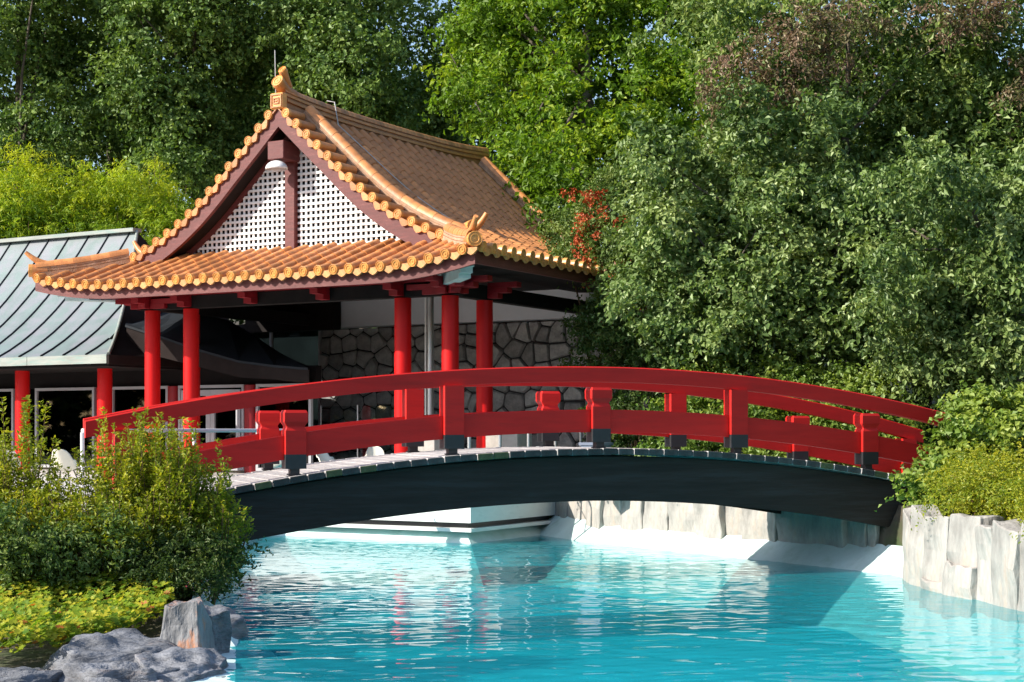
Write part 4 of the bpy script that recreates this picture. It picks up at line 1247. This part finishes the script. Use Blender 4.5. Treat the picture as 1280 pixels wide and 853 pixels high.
# far wood behind them
V, T = lobes_foliage([LB(u, v, 66, 90, 70, 2) for u in range(-80, 1400, 110) for v in (150, 280, 400, 480)], 60000, 0.34, 0.7, 77, clump=1.3)
tag(foliage_obj('distant_wood', V, T, M_lf_wood, None, (0, 0, 0)), 'dark wood closing the view behind all the trees', 'wood', kind='stuff')
V, T = lobes_foliage([((66 * math.sin(a), 66 * math.cos(a), hh), (8, 8, 5), 0) for a in [R(26 + 11 * k) for k in range(29)] for hh in (2, 8)], 90000, 0.95, 0.7, 78, clump=2.2, per=14)
tag(foliage_obj('surrounding_wood', V, T, M_lf_wood, None, (0, 0, 0)), 'dark wood around the garden, mirrored in the windows', 'wood', kind='stuff')
# bamboo
for i, (u, v, ru, rv, D, lab) in enumerate([(10, 250, 60, 50, 43, 'bright yellow green bamboo clump at the left edge above the copper roof'), (95, 262, 60, 42, 43.5, 'feathery green bamboo clump in the middle of the thicket over the copper roof'),
        (180, 258, 60, 44, 44, 'feathery bamboo clump touching the left slope of the pavilion roof')]):
    b = at(u, v, D); bz = gz(b.x, b.y)
    lobes = [LB(u + du, v + dv, D + dd, ru * .55, rv * .6, 1.0, ts) for du, dv, dd, ts in ((-30, 0, 0, .1), (25, 5, .4, 0), (0, -25, .3, .15), (-8, 30, -.5, -.1), (35, 35, -.3, -.15), (-35, 45, 0, -.1), (5, 75, 0, -.2))]
    rt = root('bamboo', (b.x, b.y, bz), 0, lab, 'bamboo', 'bamboo thicket above the copper roof')
    V, T = lobes_foliage(lobes, 26000, 0.17, 0.17, 300 + i, clump=0.42, up=0.5, droop=0.8)
    foliage_obj('leaves', V, T, M_lf_bamboo, rt, (b.x, b.y, bz))
    q = MB(); rr = random.Random(i)
    for _ in range(22):
        l = rr.choice(lobes); e = Vector(l[0]) - Vector((b.x, b.y, bz)) + Vector((rr.uniform(-.6, .6), rr.uniform(-.5, .5), rr.uniform(0, .9)))
        q.tube([(e.x * .6, e.y * .6, 0), (e.x * .8, e.y * .8, e.z * .6), e], [0.03, 0.022, 0.006], 6)
    q.build('canes', M_lf_bamboo if False else M_stem, rt)
# bright tree behind the right end of the tiled roof
lobes = [LB(690, 40, 42, 85, 60, 2), LB(610, 120, 40.5, 55, 42, 1.5), LB(760, 120, 41, 80, 60, 2, -.1), LB(840, 60, 42, 80, 70, 2, -.1), LB(700, 150, 39.5, 65, 45, 1.5, .1), LB(650, 190, 38.5, 40, 22, .8),
         LB(720, 215, 38.5, 55, 40, 1), LB(800, 190, 39, 60, 45, 1.3), LB(860, 140, 40, 60, 60, 1.5), LB(760, -30, 42, 110, 60, 2.2), LB(640, -20, 42.5, 60, 50, 2), LB(590, 50, 43, 40, 50, 1.5), LB(880, -20, 42, 70, 50, 2), LB(675, 235, 37.5, 35, 20, .6, -.15), LB(668, 205, 36.8, 36, 24, .6, -.1), LB(700, 245, 35.8, 28, 26, .6, -.2), LB(715, 275, 35, 22, 26, .5, -.2)]
b = at(760, 0, 42.5)
tree('broadleaf_tree', 'bright yellow green tree leaning over the far end of the tiled roof', 'tree', (b.x, b.y, gz(b.x, b.y)), lobes, 74000, 0.15, 0.62, M_lf_bright, 7, 0.25, clump=0.5, limbs=26)
# right: tall trees
_sr = random.Random(77)
def sprays(n, u0, u1, v0, v1, D0, D1, r0, r1):
    return [LB(_sr.uniform(u0, u1), _sr.uniform(v0, v1), _sr.uniform(D0, D1), _sr.uniform(r0, r1), _sr.uniform(r0, r1) * .75, None, _sr.uniform(-.25, .25)) for _ in range(n)]
lobes = [LB(1010, 40, 33, 80, 60), LB(1120, 60, 31, 90, 70), LB(1240, 60, 30, 90, 80), LB(1180, 170, 30, 90, 70), LB(1080, 170, 31, 80, 70), LB(990, 150, 33, 80, 60), LB(1260, 200, 29, 70, 70), LB(1110, 280, 30.5, 70, 60), LB(1330, 120, 29, 70, 100), LB(1150, -60, 31, 160, 60), LB(930, 110, 34, 55, 60), LB(900, 20, 35, 60, 60)]
lobes += [LB(u, v, 31.5, 70, 60) for u, v in ((1150, 110), (1235, 150), (1090, 90), (960, 200), (1050, 240), (1150, 230), (1260, 300), (1180, 340), (1080, 380), (1250, 400))]
lobes += sprays(46, 900, 1300, -20, 330, 28.6, 30.4, 14, 34)
b = at(1160, 0, 32)
tree('broadleaf_tree', 'large overhanging green tree filling the upper right corner', 'tree', (b.x, b.y, gz(b.x, b.y)), lobes, 120000, 0.125, 0.55, M_lf_mid, 17, 0.22, clump=0.46, droop=0.7, limbs=12, shell=0.4, per=125)
lobes = [LB(u_, v_, 28.3, a_, b_) for u_, v_, a_, b_ in ((955, 70, 55, 26), (1010, 40, 45, 22), (905, 105, 30, 20), (1070, 20, 45, 18), (1230, 22, 45, 18), (1185, 0, 40, 18), (1265, 95, 24, 20), (1000, 105, 30, 20), (1040, 75, 24, 16))]
b = at(1040, 0, 31.5)
tree('plum_tree', 'reddish purple leaved tree high in the upper right, above the grey-green tree', 'tree', (b.x, b.y, gz(b.x, b.y)), lobes, 8000, 0.10, 0.42, M_lf_purple, 18, 0.10, clump=0.42, droop=0.7, limbs=6, tb=(0.25, 1))
lobes = [LB(870, 240, 30, 70, 55), LB(940, 270, 29, 80, 60), LB(880, 320, 28.5, 80, 55), LB(975, 350, 28, 80, 60, None, .1), LB(830, 370, 28.5, 60, 40, None, -.1), LB(910, 410, 28, 90, 40, None, -.1), LB(1030, 280, 29.5, 60, 60), LB(1020, 400, 28, 60, 40), LB(820, 300, 29.5, 45, 45), LB(1010, 210, 30, 60, 45)]
lobes += sprays(34, 800, 1080, 120, 440, 27.0, 29.2, 14, 32)
b = at(1012, 0, 28.6)
tree('broadleaf_tree', 'silvery grey green round-leaved tree right of the pavilion roof', 'tree', (b.x, b.y, gz(b.x, b.y)), lobes, 84000, 0.108, 0.66, M_lf_grey, 19, 0.085, clump=0.40, shell=0.35, per=115, limbs=26)
lobes = [LB(1150, 370, 26.5, 65, 55), LB(1230, 350, 26, 70, 70), LB(1180, 440, 26, 70, 40), LB(1260, 430, 25.5, 50, 45), LB(1130, 300, 27.5, 50, 45), LB(1290, 280, 26, 50, 60), LB(1215, 270, 27, 55, 50)]
lobes += sprays(26, 1090, 1300, 200, 480, 24.8, 27.2, 14, 32)
b = at(1290, 0, 27)
tree('broadleaf_tree', 'grey green tree with hanging branches at the right edge above the bridge end', 'tree', (b.x, b.y, gz(b.x, b.y)), lobes, 46000, 0.105, 0.60, M_lf_grey, 20, 0.12, clump=0.40, shell=0.35, per=115, droop=0.9, limbs=24)

def shrub(name, label, base, lobes, n, size, aspect, m, seed, cat='shrub', group=None, stems=14, **kw):
    rt = root(name, base, 0, label, cat, group)
    V, T = lobes_foliage(lobes, n, size, aspect, seed, **kw); foliage_obj('foliage', V, T, m, rt, base)
    q = MB(); rr = random.Random(seed)
    for _ in range(stems):
        l = rr.choice(lobes); e = Vector(l[0]) - Vector(base) + Vector([rr.uniform(-.6, .6) * l[1][k] for k in range(3)])
        q.tube([(e.x * .15, e.y * .15, 0), (e.x * .5, e.y * .5, e.z * .6), e], [0.02, 0.014, 0.005], 5)
    q.build('stems', M_stem, rt)
    return rt
def gb(u, D): b = at(u, 0, D); return (b.x, b.y, gz(b.x, b.y))
# firethorn with red berries by the roof corner
base = gb(765, 31.6)
lobes = [LB(745, 265, 32, 30, 30), LB(725, 310, 32.2, 35, 26), LB(765, 300, 31.4, 35, 32), LB(775, 340, 31, 40, 30), LB(758, 240, 32.5, 28, 20), LB(705, 290, 33, 20, 22)]
ft = shrub('firethorn', 'firethorn with clusters of red berries beside the right roof corner', base, lobes, 20000, 0.075, 0.5, M_lf_mid, 30, clump=0.25)
bl = [LB(735, 300, 31.0, 16, 40), LB(735, 262, 31.2, 20, 26), LB(748, 245, 31.2, 14, 10), LB(770, 275, 30.6, 10, 12), LB(783, 350, 30.2, 14, 8), LB(720, 240, 31.5, 14, 8), LB(800, 385, 29.8, 18, 8), LB(760, 395, 30, 14, 10)]
V, T = lobes_foliage(bl, 2600, 0.045, 0.9, 31, clump=0.10, per=26); foliage_obj('berries', V, T, M_lf_red, ft, base)
# dark creepers below the right eave
base = gb(790, 30)
lobes = [LB(790, 400, 30, 60, 30), LB(770, 440, 30, 50, 28), LB(830, 440, 29, 60, 30), LB(745, 405, 31.5, 22, 22), LB(880, 450, 28.6, 60, 24), LB(800, 360, 30, 40, 22)]
shrub('dark_shrub', 'dark green shrub below the right eave, at the end of the stone wall', base, lobes, 26000, 0.085, 0.5, M_lf_deep, 33, clump=0.26)
base = gb(1100, 31)
lobes = [LB(u, v, 31, 70, 50) for u in (900, 1000, 1100, 1200, 1290) for v in (420, 500)]
shrub('dark_shrub', 'dense dark undergrowth shrub in the hollow beneath the right trees', base, lobes, 26000, 0.10, 0.55, M_lf_deep, 34, clump=0.4)
# low shrubs seen through the bridge rails
for i, (u0, D, mm, lab) in enumerate([(800, 28.5, M_lf_deep, 'low dark shrub behind the bridge crest'), (885, 27.5, M_lf_shrub, 'light green shrub seen between the bridge rails right of the crest'),
        (985, 27, M_lf_shrub, 'light green shrub behind the right half of the bridge'), (1070, 26.5, M_lf_shrub, 'bright leafy shrub over the right bridge handrail')]):
    lobes = [LB(u0 + du, v, D + dd, 36, 22) for du, v, dd in ((-35, 520, 0), (20, 500, .3), (45, 540, -.2), (-10, 555, -.3), (0, 480 if i else 470, .6), (-40, 580, -.5), (35, 585, -.5))]
    shrub('shrub', lab, gb(u0, D), lobes, 15000, 0.085 if i else 0.07, 0.62, mm, 50 + i, clump=0.26)
# shrub over the right bridge end
lobes = [LB(1208, 552, 21.6, 34, 26), LB(1225, 560, 21.3, 45, 32), LB(1178, 590, 21.4, 24, 22), LB(1250, 520, 21.8, 40, 28), LB(1170, 610, 21, 34, 20), LB(1275, 560, 21.2, 35, 35), LB(1140, 625, 21.1, 18, 10), LB(1230, 510, 22.3, 26, 16)]
shrub('shrub', 'round-leaved grey green shrub covering the right end of the bridge', gb(1215, 21.5), lobes, 11000, 0.085, 0.8, M_lf_shrub, 60, clump=0.2, stems=24, tb=(0.3, 1))
lobes = [LB(1205, 620, 19.4, 30, 16), LB(1240, 610, 19.2, 36, 24), LB(1275, 625, 18.6, 34, 24), LB(1310, 630, 17.8, 34, 30), LB(1225, 590, 20, 34, 18), LB(1270, 590, 19.6, 34, 20), LB(1350, 640, 16.8, 40, 30), LB(1195, 600, 20.2, 18, 12)]
shrub('box_shrub', 'fine-leaved yellow green shrub spilling over the pale rock wall', gb(1262, 19.2), lobes, 26000, 0.045, 0.45, M_lf_box, 61, clump=0.2, up=0.6, per=60, tb=(0.25, 1))

# foreground bushes: many upright shoots with small leaves
def shoot_bush(label, cx, cy, z0, blobs, seed, nsh=330, m=M_lf_box, lf=0.050, lpb=95, tb=(0, 1)):
    """blobs: (dx, dy, rx, ry, height)"""
    rng = np.random.default_rng(seed); rt = root('evergreen_bush', (cx, cy, z0), 0, label, 'bush')
    Vs = []; Ts = []; q = MB()
    tot = sum(b[2] * b[3] for b in blobs)
    for (dx, dy, rx, ry, H) in blobs:
        n = int(nsh * rx * ry / tot)
        for k in range(n):
            a = rng.random() * 2 * math.pi; r = math.sqrt(rng.random())
            bx, by = dx + rx * r * math.cos(a), dy + ry * r * math.sin(a)
            h = H * (1 - 0.42 * r ** 2.2) * (0.68 + 0.38 * rng.random())
            out = np.array([math.cos(a) * r * 0.20, math.sin(a) * r * 0.20, 0]) * h
            base_ = np.array([bx * .72 + dx * .28, by * .72 + dy * .28, -0.05]); tip = np.array([bx, by, h]) + out + rng.normal(size=3) * 0.03
            nl = int(lpb * h / 1.6) + 10
            f = 1 - rng.random(nl) ** 1.35 * 0.88
            pos = base_ + (tip - base_) * f[:, None]
            ang = rng.random(nl) * 2 * math.pi
            rad = np.stack([np.cos(ang), np.sin(ang), np.full(nl, 0.9)], 1)
            spr = (0.02 + 0.06 * (1 - f) + 0.012)[:, None]
            side = nrm(rad * np.array([1, 1, 0]))
            pos = pos + side * spr * (0.4 + rng.random((nl, 1)))
            nor = nrm(-side * 0.35 + np.array([0, 0, 0.75]) + rng.normal(size=(nl, 3)) * 0.45)
            L = lf * (0.6 + 0.7 * rng.random(nl))
            Vs.append(leaf_quads(pos, nor, nrm(rad + rng.normal(size=(nl, 3)) * .3), L, L * 0.5, rng, 0.1))
            t = np.clip(tb[0] + (tb[1] - tb[0]) * (0.15 + 0.55 * f ** 2 * rng.random(nl) + 0.35 * rng.random()), 0, 1)
            Ts.append(np.repeat(t, 4))
            if k % 2 == 0: q.tube([base_, base_ * .5 + tip * .5, tip], [0.008, 0.005, 0.002], 4)
    foliage_obj('foliage', np.concatenate(Vs), np.concatenate(Ts), m, rt, (0, 0, 0)); q.build('stems', M_stem, rt)
    return rt
zb = 0.45
shoot_bush('large dense yellow green bush at left, in front of the bridge end', -3.95, 17.0, zb, [(-0.28, 0, 0.34, 0.4, 1.80), (0.12, 0.0, 0.36, 0.4, 1.80), (0.48, 0, 0.30, 0.35, 1.5), (0.78, -0.1, 0.25, 0.3, 1.05), (0.1, -0.4, 0.6, 0.3, 1.15)], 1, 620)
shoot_bush('tall slender bush with pointed top at the left edge', -5.25, 16.7, zb - .05, [(0, 0, 0.20, 0.25, 2.0), (-0.25, 0.0, 0.4, 0.35, 1.45), (0.3, -.1, 0.32, 0.3, 1.22)], 2, 330)
shoot_bush('wispy yellowish bush between the two taller bushes at left', -4.6, 16.2, zb - .1, [(0, 0, 0.42, 0.35, 1.12), (-0.55, -.1, 0.4, 0.3, 1.0), (0.45, -0.05, 0.4, 0.3, 1.0), (-1.0, 0, .3, .3, 1.05)], 3, 430, tb=(0.1, 1))
lobes = [LB(235, 690, 16.2, 50, 20), LB(280, 705, 16.4, 26, 22), LB(200, 715, 15.8, 50, 18), LB(290, 690, 16.8, 20, 14), LB(250, 725, 15.8, 36, 16), LB(160, 705, 16, 40, 20)]
shrub('low_shrub', 'low dark leathery shrub hanging over the left pool edge', gb(240, 16.3), lobes, 12000, 0.05, 0.45, M_lf_deep, 70, clump=0.12, per=50)
lobes = [LB(60, 690, 15.8, 70, 30), LB(10, 680, 15.6, 50, 40), LB(120, 680, 16, 50, 30), LB(-40, 700, 15.6, 50, 40)]
shrub('low_shrub', 'shaded green low shrub at the foot of the tall bushes at left', gb(60, 15.9), lobes, 13000, 0.055, 0.5, M_lf_mid, 71, clump=0.14, per=50)
# cranesbill ground cover: lobed leaves facing the light
rng_ = np.random.default_rng(8); gv = []; gf = []; gt = []
def lobed(): 
    n = 7; a = []
    for i in range(n * 2):
        th = math.pi * 2 * (i + .5) / (n * 2) * 0.93 + 0.2; r = 1.0 if i % 2 == 0 else 0.62
        a.append((math.cos(th) * r, math.sin(th) * r, 0.12 * r))
    return np.array(a)
tmpl = np.concatenate([np.zeros((1, 3)), lobed()]); cnt = 0
for k in range(8500):
    u = rng_.uniform(-60, 215); D = rng_.uniform(12.6, 16.2); x = (u - 640) / F * D
    if D < 12.7 + max(0, u - 40) * 0.0135: continue
    z = gz(x, D) + 0.26 + rng_.uniform(0, 0.18) - 0.04 * (16.2 - D) + (0.08 if u < 60 else 0)
    s = 0.036 * rng_.uniform(0.6, 1.3); n_ = nrm(np.array([[rng_.normal() * .4 - .15, rng_.normal() * .4 - 0.35, 1.0]]))[0]
    ax = nrm(np.cross(n_, rng_.normal(size=3))[None])[0]; sd = np.cross(n_, ax)
    vv = tmpl[:, :1] * ax * s + tmpl[:, 1:2] * sd * s + tmpl[:, 2:] * n_ * s + np.array([x, D, z])
    b0 = len(gv) * 15; gv.append(vv)
    for i in range(1, 14): gf.append((b0, b0 + i, b0 + i + 1))
    t = min(0.66, rng_.random() * 0.75) if rng_.random() > 0.025 else 0.95
    gt.append(np.full(15, t))
tag(inst('ground_cover', np_mesh('ground_cover', np.concatenate(gv), np.array(gf), M_lf_ger, np.concatenate(gt))), 'low yellow green lobed ground cover leaves above the left rocks', 'ground cover', kind='stuff')
# ivy and litter on the right bank behind the rails
V, T = lobes_foliage([LB(u, v, D, 60, 10, 1.0) for u, v, D in ((780, 592, 29.5), (860, 592, 28), (940, 594, 27.2), (1020, 598, 26.4), (1100, 600, 25.6), (1180, 600, 25), (1260, 600, 24.5), (1200, 560, 28), (1120, 560, 28.5), (1280, 540, 27))], 26000, 0.08, 0.6, 90, clump=0.3, up=0.9)
tag(foliage_obj('bank_undergrowth', V, T, M_lf_mid, None, (0, 0, 0)), 'leafy undergrowth covering the bank behind the right half of the bridge', 'undergrowth', kind='stuff')
print('tris', sum(len(o.data.loops) - 2 * len(o.data.polygons) for o in COL.objects if o.type == 'MESH'))
